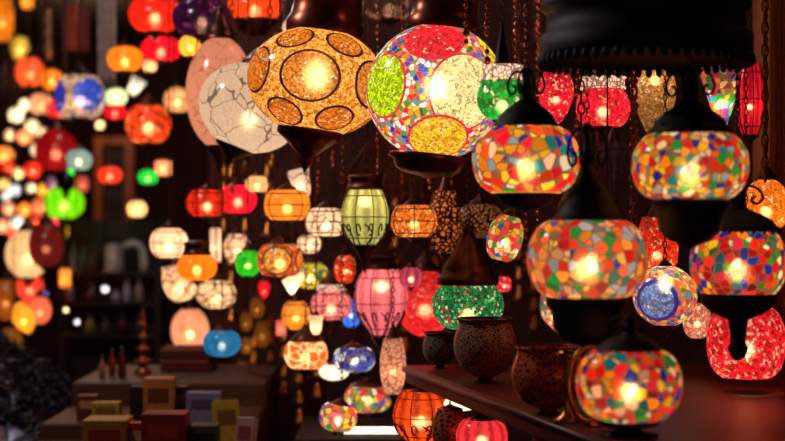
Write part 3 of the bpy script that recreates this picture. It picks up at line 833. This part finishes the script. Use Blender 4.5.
# ------------------------------------------------------------------ left, far
k3 = 6.4 / F
m3 = medallion(25 * k3, 24 * k3, ('col', '#c8a898'), ((-62, 0, 40, '#0828b8'), (36, 4, 40, '#0848d8'), (120, 0, 36, '#0828b8'), (-15, -75, 24, '#083868')), ring='#d8c0b8', ring_w=0, base_scale=60, med_scale=70)
HL(80, 97, 50, 42, 6.4, m3, '#ffffff', .34, 'royal blue and pale grey patterned globe lamp', shape='barrel', L=12)
HL(30, 72, 28, 28, 8.0, FR, '#f06030', .4, 'coral orange ball lamp up by the rust red box', L=13)
HL(52, 80, 22, 20, 7.6, FR, '#f08818', .4, 'orange lamp touching the coral ball lamp', L=12)
HL(116, 97, 22, 16, 7.0, FR, '#d0e8b8', .5, 'pale green and cream lamp right of the blue patterned globe', L=14)
HL(115, 112, 22, 14, 7.4, FR, '#e81830', .4, 'small red lamp just below the pale green lamp', L=14)
HL(135, 87, 16, 18, 7.4, FR, '#e8e0d0', .5, 'white notched shade above the pale green lamp', shape='tulip', tilt=(0, 30), L=12)
HL(148, 124, 46, 38, 6.0, bead_glass(42, .8, '#e0a060', .2), '#e84820', .3, 'orange red mosaic globe lamp with bright bulb above the doorway posts', L=15)
HL(177, 100, 26, 24, 6.2, FR, '#f8b880', .4, 'peach lamp tucked behind the pinkish cream lamp', cage=4, L=13)
HL(41, 104, 22, 20, 8.4, FR, '#f0a880', .4, 'peach lamp left of the blue patterned globe', L=12)
HL(60, 109, 26, 18, 8.0, FR, '#e83040', .4, 'rosy red lamp underneath the blue patterned globe', L=10)
HL(56, 150, 42, 42, 7.4, frosted(18, .4), '#a8101c', .2, 'big dull red disc lamp left of the grey blue lamp', shape='round', L=7)
HL(79, 160, 26, 20, 6.8, FR, '#7898a0', .3, 'grey blue lamp with white hot bulb beside the dull red lamp', L=18)
HL(69, 173, 10, 8, 7.2, FR, '#30e040', .6, 'tiny emerald lamp under the dull red lamp', L=10)
HL(64, 203, 40, 30, 7.4, frosted(20, .4), '#70d010', .5, 'vivid lime green lamp split by a dark finial', L=12)
HL(66, 184, 18, 20, 7.0, frosted(30, .4), '#100808', 0, 'unlit dark lamp hanging in front of the lime green lamp', shape='drop', L=0, bot=(8, 8), metal=BLACK)
HL(82, 184, 14, 16, 7.8, FR, '#c86050', .3, 'dim salmon lamp above right of the lime green lamp', L=8)
HL(53, 184, 16, 14, 8.2, FR, '#8a6090', .25, 'dim mauve lamp above left of the lime green lamp', L=8)
HL(110, 175, 24, 16, 7.0, FR, '#f04028', .42, 'coral red lamp hanging between the doorway posts', L=14)
HL(148, 177, 20, 14, 6.6, FR, '#20c848', .45, 'small bright green lamp right of the doorway posts', L=14)
HL(163, 168, 16, 15, 6.6, FR, '#f8a880', .5, 'small peach cube-like lamp beside the bright green lamp', L=13, shape='cyl')
HL(137, 209, 20, 16, 6.6, FR, '#f8c890', .5, 'cream amber lamp under the bright green lamp', L=13)
HL(20, 48, 18, 22, 8.6, FR, '#c8a840', .4, 'yellow green lamp with white bulb at upper left', L=16)
HL(3, 20, 22, 44, 8.6, FR, '#e88a18', .4, 'amber column lamp cut by the picture edge', shape='lantern', L=8)
HL(27, 2, 12, 14, 9, FR, '#f0a030', .5, 'amber lamp at the very top near the picture edge', L=12)
HL(28, 254, 44, 48, 7.2, FR, '#f0c898', .42, 'large cream ball lamp half hidden by a dark red lamp', shape='round', L=6)
HL(46, 245, 34, 42, 6.5, FR, '#902828', .14, 'dark red lamp in front of the large cream ball', L=4)
HL(65, 278, 10, 18, 7.6, FR, '#f8a040', .8, 'narrow orange candle-like lamp above the dark trinkets', shape='cyl', L=10)
HL(30, 288, 26, 30, 7.8, FR, '#f04838', .4, 'coral red lamp beneath the large cream ball', L=10)
HL(40, 310, 22, 28, 7.0, FR, '#f07858', .4, 'salmon lamp lower down beside the flame shaped lamp', shape='round', L=8)
HL(24, 318, 22, 34, 6.6, FR, '#f0a030', .5, 'flame shaped amber lamp left of the salmon lamp', shape='almond', tilt=(0, -20), L=12)
HL(6, 300, 24, 40, 7.4, FR, '#b06020', .25, 'dim brown amber lamp by the picture edge', shape='lantern', L=6)
HL(12, 345, 20, 34, 7.0, FR, '#b07020', .22, 'dim ochre lamp at the edge above the dark trinkets', shape='lantern', L=5)
FL = [(25, 105, 14, '#fff0d0', 'white blurred lamp at the head of the slanting white row'), (16, 115, 18, '#fff4d8', 'largest white blurred lamp in the slanting white row'),
      (32, 127, 17, '#fff0d0', 'white blurred lamp midway down the slanting white row'), (45, 135, 17, '#ffe8c8', 'white blurred lamp at the right end of the slanting white row'),
      (10, 135, 12, '#ffe0c0', 'cream blurred lamp below the largest white one'), (25, 137, 18, '#f89868', 'peach blurred lamp under the slanting white row'),
      (37, 150, 14, '#fff0e0', 'white blurred lamp left of the dull red disc'), (5, 155, 20, '#f8a058', 'pale orange lamp at the edge under the cream blurred lamp'),
      (33, 170, 20, '#e83028', 'red blurred lamp with hot centre left of the dull red disc'), (18, 174, 12, '#f0e8b0', 'pale yellow blurred lamp left of the red hot-centred one'),
      (9, 167, 16, '#d82820', 'plain red blurred lamp near the edge'), (4, 184, 12, '#f8c880', 'cream yellow blurred lamp at the edge'),
      (14, 190, 14, '#c8d8f0', 'bluish white blurred lamp near the edge'), (6, 196, 10, '#e0e8f0', 'smaller bluish white blurred lamp below the other one'),
      (31, 188, 10, '#fff0d8', 'small white blurred lamp left of the lime green lamp'), (43, 190, 15, '#f8a838', 'amber blurred lamp touching the lime green lamp'),
      (25, 210, 16, '#f89838', 'orange blurred lamp with white core left of the lime green lamp'), (9, 209, 16, '#f0a088', 'pinkish blurred lamp left of the orange one with white core'),
      (17, 223, 16, '#d0e0e0', 'silvery white blurred lamp above the large cream ball'), (3, 226, 16, '#f0a080', 'peach blurred lamp at the edge above the large cream ball'),
      (40, 207, 20, '#d07050', 'dull coral lamp beside the lime green lamp'), (36, 224, 18, '#e04028', 'red orange lamp below the dull coral one'),
      (53, 222, 14, '#d03058', 'magenta lamp beneath the lime green lamp'), (70, 231, 14, '#a08020', 'dim olive yellow lamp below the lime green lamp'),
      (12, 232, 12, '#e05040', 'coral lamp just above the large cream ball'), (21, 226, 8, '#50a030', 'tiny green lamp at the top of the large cream ball'),
      (100, 125, 9, '#fff0c0', 'tiny cream lamp at the top of the left doorway post'), (48, 50, 7, '#d09050', 'tiny amber lamp on the string of lights at upper left'),
      (66, 310, 6, '#fff0c0', 'tiny warm white light among the dark bottles'), (77, 322, 6, '#d8e0ff', 'tiny cool white light among the dark bottles'),
      (105, 289, 8, '#e8f0ff', 'small cool white light on the far stall shelf'), (44, 294, 8, '#5050b0', 'tiny violet lamp next to the coral red lamp')]
for px, py, w, col, lb in FL:
    d0 = {True: 9.5, False: 10.5}[w > 13]
    if py > 280: d0 = 7.0
    HL(px, py, w * .82, w * .82, d0 + rnd.uniform(-.5, .8), FR, col, .5, lb, group='blurred small lamps down the alley', shape='round', L=15, bulb_k=.22, cap=(w * .3, 3), bot=(w * .25, 2), dmax=1.2, dmin=-1.0)

# ------------------------------------------------------------------ drapes, boxes and clutter
def cloth_strip():
    top, bot = at(106, -40, 6.2), at(107, 78, 6.2)
    r = empty('hanging_scarf', (bot.x, bot.y, bot.z), 'narrow grey brown cloth strip hanging above the blue patterned globe', 'scarf')
    m = MB(); n = 22; rows = 26; h = CEIL - bot.z
    vs, fs = [], []
    for layer in (0, 1):
        for i in range(rows):
            for j in range(n):
                u = j / (n - 1); x = (u - .5) * .075; z = h * i / (rows - 1)
                y = .014 * math.sin(u * 16 + .6 * math.sin(z * 9)) + layer * .003
                vs.append((x * (1 + .12 * math.sin(z * 7)), y, z))
    for layer in (0, 1):
        b = layer * rows * n
        for i in range(rows - 1):
            for j in range(n - 1):
                q = (b + i * n + j, b + i * n + j + 1, b + (i + 1) * n + j + 1, b + (i + 1) * n + j)
                fs.append(q if layer == 0 else q[::-1])
    m.add(vs, fs)
    m.build('cloth', pbr('grey_brown_cloth', '#a89890', .85, 0, .5, 20), r)
    fr = MB()
    for j in range(10):
        x = -.034 + .0076 * j; fr.tube([(x, 0, .002), (x + .002, .002, -.02), (x, 0, -.04)], .0016, 4)
    fr.build('fringe', pbr('grey_brown_cloth', '#a89890', .85, 0, .5, 20), r)
cloth_strip()
def rust_box():
    c = at(76, 28, 8.2); k = 8.2 / F
    r = empty('hanging_lantern', (c.x, c.y, c.z - 21 * k), 'rust red box lantern with ridged sides, upper left', 'lantern')
    m = MB(); w, h = 20 * k, 42 * k
    m.box((0, 0, h / 2), (w, w, h)); 
    sd = m.build('paper_sides', frosted(12, .3), r); sd.color = (*lin('#8a3020'), .7)  # no lamp inside; the glow stands in for light from around it
    s = MB()
    for i in range(8): s.box((0, 0, h * (i + .5) / 8), (w + .006, w + .006, .006))
    for sx in (-1, 1):
        for sy in (-1, 1): s.box((sx * w / 2, sy * w / 2, h / 2), (.012, .012, h + .02))
    s.build('frame', DARKWOOD, r)
    MB().tube([(0, 0, h), (0, 0, CEIL - r.location.z)], .004, 6).build('hanging_cord', IRON, r)
rust_box()
def bell_string():
    c = at(48, 34, 8.0); k = 8.0 / F
    r = empty('hanging_charm', (c.x, c.y, c.z - 26 * k), 'dangling string of tan wooden beads at upper left', 'charm')
    m = MB(); zs = [0, .045, .08, .125, .16, .2, .24]
    for i, z in enumerate(zs): m.ball((.004 * (-1) ** i, 0, z + .02), (.017 + .006 * (i % 2), .017 + .006 * (i % 2), .022), 10, 7)
    m.build('beads', pbr('tan_beads', '#c88a58', .5), r)
    MB().tube([(0, 0, 0), (0, 0, CEIL - r.location.z)], .003, 6).build('hanging_cord', IRON, r)
bell_string()

# bare decorative chains dangling in the dark gaps
CH = [(519, 130, 3.7, 'dark chain just right of the green lamp'), (581, 150, 3.5, 'chain hanging right of the crimson almond lamp'),
      (634, 218, 3.6, 'long dark chain left of the tan teardrop lamp'), (597, 206, 3.8, 'chain hanging behind the widest front mosaic globe'), (270, 178, 4.6, 'thin chain beside the cream tulip shade'), (232, 178, 5.0, 'thin chain over the crimson oval lamp'),
      (538, 262, 4.4, 'chain dangling beside the petal lamp'), (765, 160, 3.55, 'chain hanging before the brown pillar')]
for px, py, d, lb in CH:
    for s in [0] + [q * .05 * g for q in range(1, 14) for g in (1, -1)]:
        c = at(px, py, d + s)
        if not clash(c.x, c.y, .01, c.z - .05, c.z + .01, CEIL) and not crosses(px, py, c.y): break
    else: continue
    LAMPS.append(dict(px=px, py=py, w=5, x=c.x, y=c.y, r=.012, zb=c.z - .05, zt=c.z, hang=CEIL, hero=False))
    r = empty('hanging_chain', (c.x, c.y, c.z - .05), lb, 'chain')
    MB().chain((0, 0), .03, CEIL - r.location.z, .017, .008, .0022).build('chain', REDIRON, r)
    MB().lathe([(.001, -.005), (.004, .0), (.01, .012), (.006, .026), (.003, .034), (.001, .035)], 12).build('pendant', BRASS, r)

ST_ = [(466, 34, 3.5, 'upper left of the green lamp'), (487, 62, 3.5, 'touching the green lamp on its left'), (516, 66, 3.7, 'just right of the green lamp'), (343, 176, 4.4, 'under the gap between the egg lamps'),
       (333, 160, 4.7, 'behind the foot of the amber egg lamp'), (452, 184, 4.5, 'above the pierced amber lantern'), (430, 182, 4.3, 'above the orange oval lamp'), (538, 236, 4.2, 'beside the red and lime petal lamp'),
       (577, 128, 3.9, 'between the crimson almond lamp and the pinkish red globe'), (636, 140, 3.7, 'left of the tan teardrop lamp'), (697, 128, 3.9, 'right of the tan teardrop lamp'), (737, 140, 3.55, 'over the slanting tile lamp'),
       (540, 180, 4.0, 'behind the bright orange mosaic globe'), (526, 262, 4.0, 'above the small leaf-shaped lamp'), (318, 186, 4.8, 'beside the cream tulip shade'), (378, 168, 4.6, 'above the olive ribbed lantern'),
       (403, 176, 4.4, 'in the dark between olive lantern and multicoloured egg lamp'), (632, 214, 3.6, 'beside the scarlet bead lamp')]
for px, py, d, lb in ST_:
    for s in [0] + [q * .05 * g for q in range(1, 18) for g in (1, -1)]:
        c = at(px, py, d + s)
        if not clash(c.x, c.y, .011, c.z - .03, c.z + .01, CEIL) and not crosses(px, py, c.y): break
    else: continue
    LAMPS.append(dict(px=px, py=py, w=5, x=c.x, y=c.y, r=.012, zb=c.z - .03, zt=c.z, hang=CEIL, hero=False))
    r = empty('hanging_bead_string', (c.x, c.y, c.z - .03), 'copper bead string dangling ' + lb, 'bead string', 'copper bead strings')
    hh = CEIL - r.location.z
    MB().tube([(0, 0, .005), (0, 0, hh)], .0012, 5).build('cord', REDIRON, r)
    b = MB(); z = .012; i = 0
    while z < min(hh - .02, .75):
        q = (.006, .0085, .006, .0045)[i % 4]; b.ball((0, 0, z), (q, q, q * 1.2), 8, 6); z += .021; i += 1
    b.build('beads', COPPER, r)

FILL = [(232, 178, 5.4, 'above the crimson oval lamp'), (246, 232, 5.5, 'between the crimson oval lamp and the green globe'), (268, 236, 5.3, 'above the orange patch lamp'), (232, 322, 5.6, 'over the sky blue lamp'),
        (255, 400, 5.6, 'lowest, right of the stepped stand'), (272, 380, 5.5, 'in the dark right of the copper pieces'), (285, 395, 5.3, 'below the pumpkin orange globe'), (318, 398, 5.2, 'left of the low petal lamps'),
        (300, 424, 5.0, 'beside the tube light end'), (322, 345, 5.4, 'right of the pumpkin orange globe'), (406, 352, 5.2, 'beside the pink pebbled column'), (396, 268, 5.4, 'above the plum striped lamp'),
        (436, 270, 5.3, 'left of the tall dark cone cap'), (224, 232, 5.7, 'over the glowing orange globe'), (272, 168, 5.3, 'above the small cream lamp'), (520, 300, 5.2, 'right of the emerald lamp'), (535, 330, 5.4, 'above the copper red bowl')]
for px, py, d, lb in FILL:
    for s in [0] + [q * .05 * g for q in range(1, 14) for g in (1, -1)]:
        c = at(px, py, d + s)
        if c.y < 6.05 and not clash(c.x, c.y, .035, c.z - .05, c.z + .3, CEIL): break
    else: continue
    LAMPS.append(dict(px=px, py=py, w=10, x=c.x, y=c.y, r=.035, zb=c.z - .05, zt=c.z + .3, hang=CEIL, hero=False))
    r = empty('hanging_bell_string', (c.x, c.y, c.z), 'string of small brass bells ' + lb, 'bell string', 'brass bell strings')
    hh = CEIL - r.location.z
    MB().tube([(0, 0, .005), (0, 0, hh)], .002, 5).build('cord', REDIRON, r)
    for i in range(4):
        q = 1 - .12 * (i % 2)
        MB().lathe([(a * q, b * q) for a, b in ((.001, .055), (.008, .055), (.012, .045), (.017, .03), (.021, .012), (.029, .0), (.026, -.001), (.018, .012), (.001, .03))][::-1], 14).build('bell', BRASS, r, (0, 0, .002 + i * .072))

# stepped stand with packs, low at the left
def P(px, py, d): return at(px, py, d)
ST = [(5.15, 5.8, 1.03), (4.68, 5.15, .95), (4.2, 4.68, .9)]
def stand():
    xa, xb = at(62, 0, 5).x, at(262, 0, 5).x
    r = empty('display_stand', ((xa + xb) / 2, 5, 0), 'three-step brown wooden stand holding packs and boxes', 'stand')
    BW = pbr('worn_brown_wood', '#58321f', .55, 0, .5, 8, stretch=(1, 8, 8))
    for (y0, y1, z) in ST:
        MB().box((0, (y0 + y1) / 2 - 5, z / 2), (xb - xa, y1 - y0 - .004, z)).build('step', BW, r, bevel=.006)
stand()
def pack(px, w, h, dep, step, yoff, col, label, cat='box', rot=0, lean=0, name='carton', band=None, group='packs on the stepped stand'):
    y0, y1, z = ST[step]; d = y0 + yoff; k = d / F
    c = at(px, 0, d)
    r = empty(name, (c.x, c.y, z), label, cat, group)
    r.rotation_euler = (0, 0, math.radians(rot))
    W, H = w * k, h * k
    lean = math.radians(lean)
    q = Euler((lean, 0, 0))
    hz = (H * math.cos(lean) + dep * abs(math.sin(lean))) / 2
    m = pbr('card_' + col, col, .5, 0, .3, 40)
    MB().box((0, 0, hz + .0005), (W, dep, H), q).build('carton_body', m, r, bevel=.003)
    b2 = MB(); off = Vector((0, -dep / 2 - .0006, H * .12)); off.rotate(q)
    b2.box(off + Vector((0, 0, hz)), (W * .7, .0012, H * .32), q)
    b2.build('printed_panel', pbr('panel_' + (band or '#301810'), band or '#301810', .5, 0, .4, 60), r)
    return r
pack(107, 28, 20, .05, 1, .05, '#c0982a', 'mustard yellow pack on the middle step', band='#8a6a1a')
pack(160, 30, 44, .07, 1, .06, '#c07a38', 'tall orange tan pack standing on the middle step', band='#6a3018')
pack(139, 16, 34, .05, 1, .1, '#241418', 'black slim pack left of the tall orange pack')
pack(181, 16, 34, .05, 1, .1, '#2a1a1c', 'black slim pack right of the tall orange pack', band='#705048')
pack(204, 34, 30, .05, 1, .05, '#8a80a8', 'lavender grey box on the middle step', band='#5a4a70')
pack(226, 26, 46, .03, 2, .33, '#b8a028', 'tilted yellow pack at the right end of the stand', rot=18, lean=-14, band='#7a5a18')
pack(108, 44, 40, .12, 2, .12, '#a87a2a', 'ochre and red pack at the front of the lowest step', band='#a02020')
pack(166, 44, 47, .1, 2, .1, '#8a1428', 'maroon box at the front of the lowest step', band='#b03038')
pack(205, 28, 34, .08, 2, .12, '#4a4020', 'dark olive box beside the maroon one', band='#2a2010')
pack(246, 20, 42, .03, 2, .08, '#c08a80', 'pinkish card leaning at the front right of the stand', rot=-20, lean=-12, band='#a03038')
pack(137, 16, 36, .05, 2, .12, '#b02028', 'slim scarlet pack squeezed left of the maroon box', band='#e0b080')
pack(88, 20, 24, .05, 1, .12, '#6a2a1c', 'small rust brown pack left of the mustard yellow one', band='#c09060')
# folded cloths on the top step
for i, (col, lb) in enumerate((('#5a1a1a', 'lowest dark red folded cloth of the stack'), ('#7a3828', 'second folded cloth up, rust brown'), ('#4a1418', 'third folded cloth up, maroon'), ('#8a4838', 'topmost folded cloth, light rust'))):
    c = at(188, 0, 5.62); z = ST[0][2] + i * .0225
    m = MB(); m.box((0, 0, .0105), (.2 - .006 * i, .16, .02))
    o = m.build('folded_cloth', pbr('cloth_' + col, col, .9, 0, .3, 50), None, (c.x + .004 * (-1) ** i, c.y, z), bevel=.008)
    tag(o, lb + ' on the stand', 'cloth', 'folded cloths on the stand')
def bottle(px, d, z, h, r_, col, label, name='glass_bottle', capcol='#604030', group='bottles at the left stall', metal=0, gl=.15):
    c = at(px, 0, d)
    r = empty(name, (c.x, c.y, z + .0015), label, 'bottle', group)
    MB().lathe([(r_ * .9, 0), (r_, h * .05), (r_, h * .5), (r_ * .8, h * .62), (r_ * .32, h * .74), (r_ * .3, h * .9)], 20, cap_ends=True).build('bottle_body', pbr('glass_' + col, col, gl, metal, .3, 20), r)
    MB().lathe([(r_ * .38, h * .88), (r_ * .4, h * .9), (r_ * .4, h), (r_ * .2, h * 1.02)], 14, cap_ends=True).build('stopper', pbr('stopper_' + capcol, capcol, .4), r)
zt = ST[0][2]
bottle(102, 5.35, zt, .075, .013, '#b07060', 'small tan bottle at the left of three on the stand')
bottle(112, 5.4, zt, .095, .013, '#8a2820', 'red bottle in the middle of three on the stand')
bottle(122, 5.32, zt, .11, .015, '#5a1812', 'dark red bottle at the right of three on the stand')
def pagoda():
    c = at(143, 0, 5.45)
    r = empty('tiered_ornament', (c.x, c.y, zt), 'coppery tiered finial ornament standing on the stand behind the boxes', 'ornament')
    p = [(.03, 0), (.032, .01)]
    for i in range(4):
        z = .02 + i * .045; q = 1 - i * .18
        p += [(.018 * q, z), (.016 * q, z + .02), (.036 * q, z + .026), (.03 * q, z + .032), (.014 * q, z + .042)]
    p += [(.008, .21), (.004, .235), (.001, .25)]
    MB().lathe(p, 20).build('ornament_body', pbr('coppery_metal', '#a85838', .35, .6, .4, 30), r)
pagoda()

# far stall shelves with bottles and pale things
def far_rack():
    d = 7.9; xa, xb = at(62, 0, d).x, at(158, 0, d).x
    r = empty('shelf_rack', ((xa + xb) / 2, d + .12, 0), 'dark shelf rack of bottles at the far stall down the alley', 'rack')
    zs = [EYE - (p - CY) * d / F for p in (272, 302, 334)]
    for z in zs: MB().box((0, 0, z - .01), (xb - xa, .26, .02)).build('shelf', DARKWOOD, r)
    for s in (-1, 1):
        for y in (-.12, .12): MB().box((s * (xb - xa) / 2, y, .8), (.03, .03, 1.6)).build('post', DARKWOOD, r)
    MB().box((0, .13, .8), (xb - xa, .015, 1.6)).build('back_panel', DARKWOOD, r)
    return zs
zs = far_rack()
bt = [(70, 1, .13, .024, '#8a7a9a', 'pale lilac bottle on the middle shelf of the far rack'), (127, 1, .15, .02, '#c0b8d8', 'tall pale lavender bottle on the middle shelf of the far rack'), (139, 1, .15, .022, '#a89080', 'tall beige bottle at the right of the far rack'),
      (116, 1, .07, .022, '#b8b0c8', 'short pale bottle beside the tall lavender one'), (92, 1, .1, .03, '#4a3038', 'dark plum jar on the middle shelf of the far rack'), (90, 2, .1, .03, '#8a7838', 'olive yellow jar on the lowest shelf of the far rack'),
      (106, 2, .1, .025, '#5a5058', 'grey bottle on the lowest shelf of the far rack'), (123, 2, .11, .03, '#4a2a20', 'brown jar on the lowest shelf of the far rack'), (140, 2, .11, .024, '#584050', 'dusky bottle at the right of the lowest shelf'),
      (74, 0, .16, .026, '#7a7a8a', 'grey blue bottle on the top shelf of the far rack'), (83, 0, .13, .03, '#3a4a3a', 'dark green bottle on the top shelf of the far rack'), (93, 0, .16, .03, '#5a3a3a', 'dusky red bottle on the top shelf of the far rack')]
for px, s, h, r_, col, lb in bt: bottle(px, 7.9, zs[s], min(h, .13) if s else h, r_, col, lb, group='bottles on the far rack')
def canister():
    c = at(114, 0, 7.9)
    r = empty('metal_canister', (c.x, c.y, zs[0] + .0015), 'silvery white canister on the top shelf of the far rack', 'canister', None)
    MB().lathe([(.05, 0), (.052, .01), (.052, .13), (.045, .14), (.02, .15), (.001, .152)], 24).build('canister_body', pbr('silver_white', '#d8d0d0', .35, .2), r)
    c = at(133, 0, 7.9)
    r = empty('curved_ornament', (c.x, c.y, zs[0] + .0015), 'white hook-shaped curved ornament at the end of the top rack shelf', 'ornament')
    pts = [(.03 + .055 * math.cos(a) - .03, 0, .1 + .05 * math.sin(a)) for a in [math.radians(150 - 12 * i) for i in range(13)]]
    pts += [(pts[-1][0] + .005, 0, .05), (pts[-1][0] + .005, 0, .0)]
    MB().tube(pts, [.02] * 13 + [.022, .024], 12).build('ornament_body', pbr('white_ceramic', '#e8e4e0', .3), r)
canister()
# dark heap of trinkets, lower left
def heap():
    d = 5.6; xa, xb = at(-60, 0, d).x, at(88, 0, d).x
    zt_ = EYE - (430 - CY) * d / F
    r = empty('trinket_table', ((xa + xb) / 2, d, 0), 'dark low table under the heap of trinkets at lower left', 'table')
    MB().box((0, 0, zt_ - .02), (xb - xa, .8, .04)).build('table_top', DARKWOOD, r, bevel=.004)
    for sx in (-1, 1):
        for sy in (-1, 1): MB().box((sx * (xb - xa) * .46, sy * .36, (zt_ - .04) / 2), (.05, .05, zt_ - .04)).build('leg', DARKWOOD, r)
    m = MB(); rg = random.Random(11)
    x0 = r.location.x
    def hz(x, y):
        u = (x - xa) / (xb - xa)
        return max(0, (.42 * (1 - u) ** .7 + .05) * (1 - (abs(y - d) / .4) ** 2))
    n = 18; vs = []; fs = []
    for i in range(n):
        for j in range(n):
            x = xa + .01 + (xb - xa - .02) * i / (n - 1); y = d - .38 + .76 * j / (n - 1)
            vs.append((x, y, zt_ + .001 + max(0, hz(x, y) - .02) + (.012 * rg.random() if 0 < i < n - 1 and 0 < j < n - 1 else 0)))
    for i in range(n - 1):
        for j in range(n - 1): fs.append((i * n + j, (i + 1) * n + j, (i + 1) * n + j + 1, i * n + j + 1))
    m.add(vs, fs)
    for q in range(700):
        x = rg.uniform(xa + .02, xb - .02); y = rg.uniform(d - .36, d + .1); z = zt_ + hz(x, y)
        if rg.random() < .5:
            m.ball((x, y, z + .004), (rg.uniform(.006, .016),) * 3, 7, 5)
        else:
            a = rg.uniform(0, PI); R = rg.uniform(.015, .04); t0 = rg.uniform(0, 1)
            m.tube([(x + R * math.cos(a) * math.cos(th), y + R * math.sin(a) * math.cos(th), z + R * .6 * math.sin(th) + .01) for th in [k * PI / 7 for k in range(8)]], .0035, 5)
    t = NT('dark_trinkets'); b = t.n('ShaderNodeBsdfPrincipled'); t.l(b.outputs[0], t.out.inputs[0])
    v = t.voro(t.obj_coord(), 32); sep = t.n('ShaderNodeSeparateColor'); t.l(v.outputs['Color'], sep.inputs[0])
    t.l(t.ramp(sep.outputs[0], [(0, lin('#2a2430')), (.25, lin('#3a3a58')), (.4, lin('#201410')), (.6, lin('#5a4a40')), (.72, lin('#28303a')), (.86, lin('#7a7a90')), (.93, lin('#402018'))]), b.inputs['Base Color'])
    b.inputs['Metallic'].default_value = .7; b.inputs['Roughness'].default_value = .3
    o = m.build('trinket_heap', t.m)
    tag(o, 'dark tangled heap of metal trinkets and beads at lower left', 'trinkets', None, 'stuff')
heap()

# ------------------------------------------------------------------ added fill lights out of view, brightening stall, alley and pillar
for nm, p, w, c in (('stall_fill', (-1.5, 3.9, 2.95), 52, (1, .88, .85)), ('shop_fill', (.1, 4.75, 3.05), 8, (1, .45, .28)), ('door_fill', (1.05, 3.35, 3.05), 4, (1, .5, .25)), ('alley_fill', (-1.05, 5.5, 3.1), 9, (1, .9, .85)), ('rack_fill', (-1.35, 7.1, 3.0), 16, (.9, .9, 1)), ('doorway_fill', (-2.2, 10.6, 2.7), 22, (1, .55, .3))):
    ld = bpy.data.lights.new(nm, 'POINT'); ld.energy = w; ld.color = c; ld.shadow_soft_size = .05
    lo = bpy.data.objects.new(nm, ld); lo.location = p; COL.objects.link(lo)

# ------------------------------------------------------------------ camera, world
cam_d = bpy.data.cameras.new('camera'); cam = bpy.data.objects.new('camera', cam_d); COL.objects.link(cam)
cam.location = (0, 0, EYE); cam.rotation_euler = (PI / 2, 0, 0)
cam_d.sensor_width = 36; cam_d.lens = 36 * F / 785
cam_d.clip_start = .05; cam_d.clip_end = 60
cam_d.dof.use_dof = True; cam_d.dof.focus_distance = 3.6
cam_d.dof.aperture_fstop = cam_d.lens / 33.0
sc.camera = cam
wd = bpy.data.worlds.new('night'); sc.world = wd; wd.use_nodes = True
bg = wd.node_tree.nodes['Background']; bg.inputs[0].default_value = (1, .5, .42, 1); bg.inputs[1].default_value = .04
sc.view_settings.view_transform = 'Standard'; sc.view_settings.look = 'None'; sc.view_settings.exposure = 0; sc.view_settings.gamma = 1
sc.view_settings.use_curve_mapping = False
cy = sc.cycles
cy.use_denoising = True
cy.max_bounces = 6; cy.transparent_max_bounces = 12; cy.diffuse_bounces = 3; cy.glossy_bounces = 3; cy.transmission_bounces = 4
cy.use_light_tree = True; cy.sample_clamp_indirect = 4
cy.caustics_reflective = False; cy.caustics_refractive = False
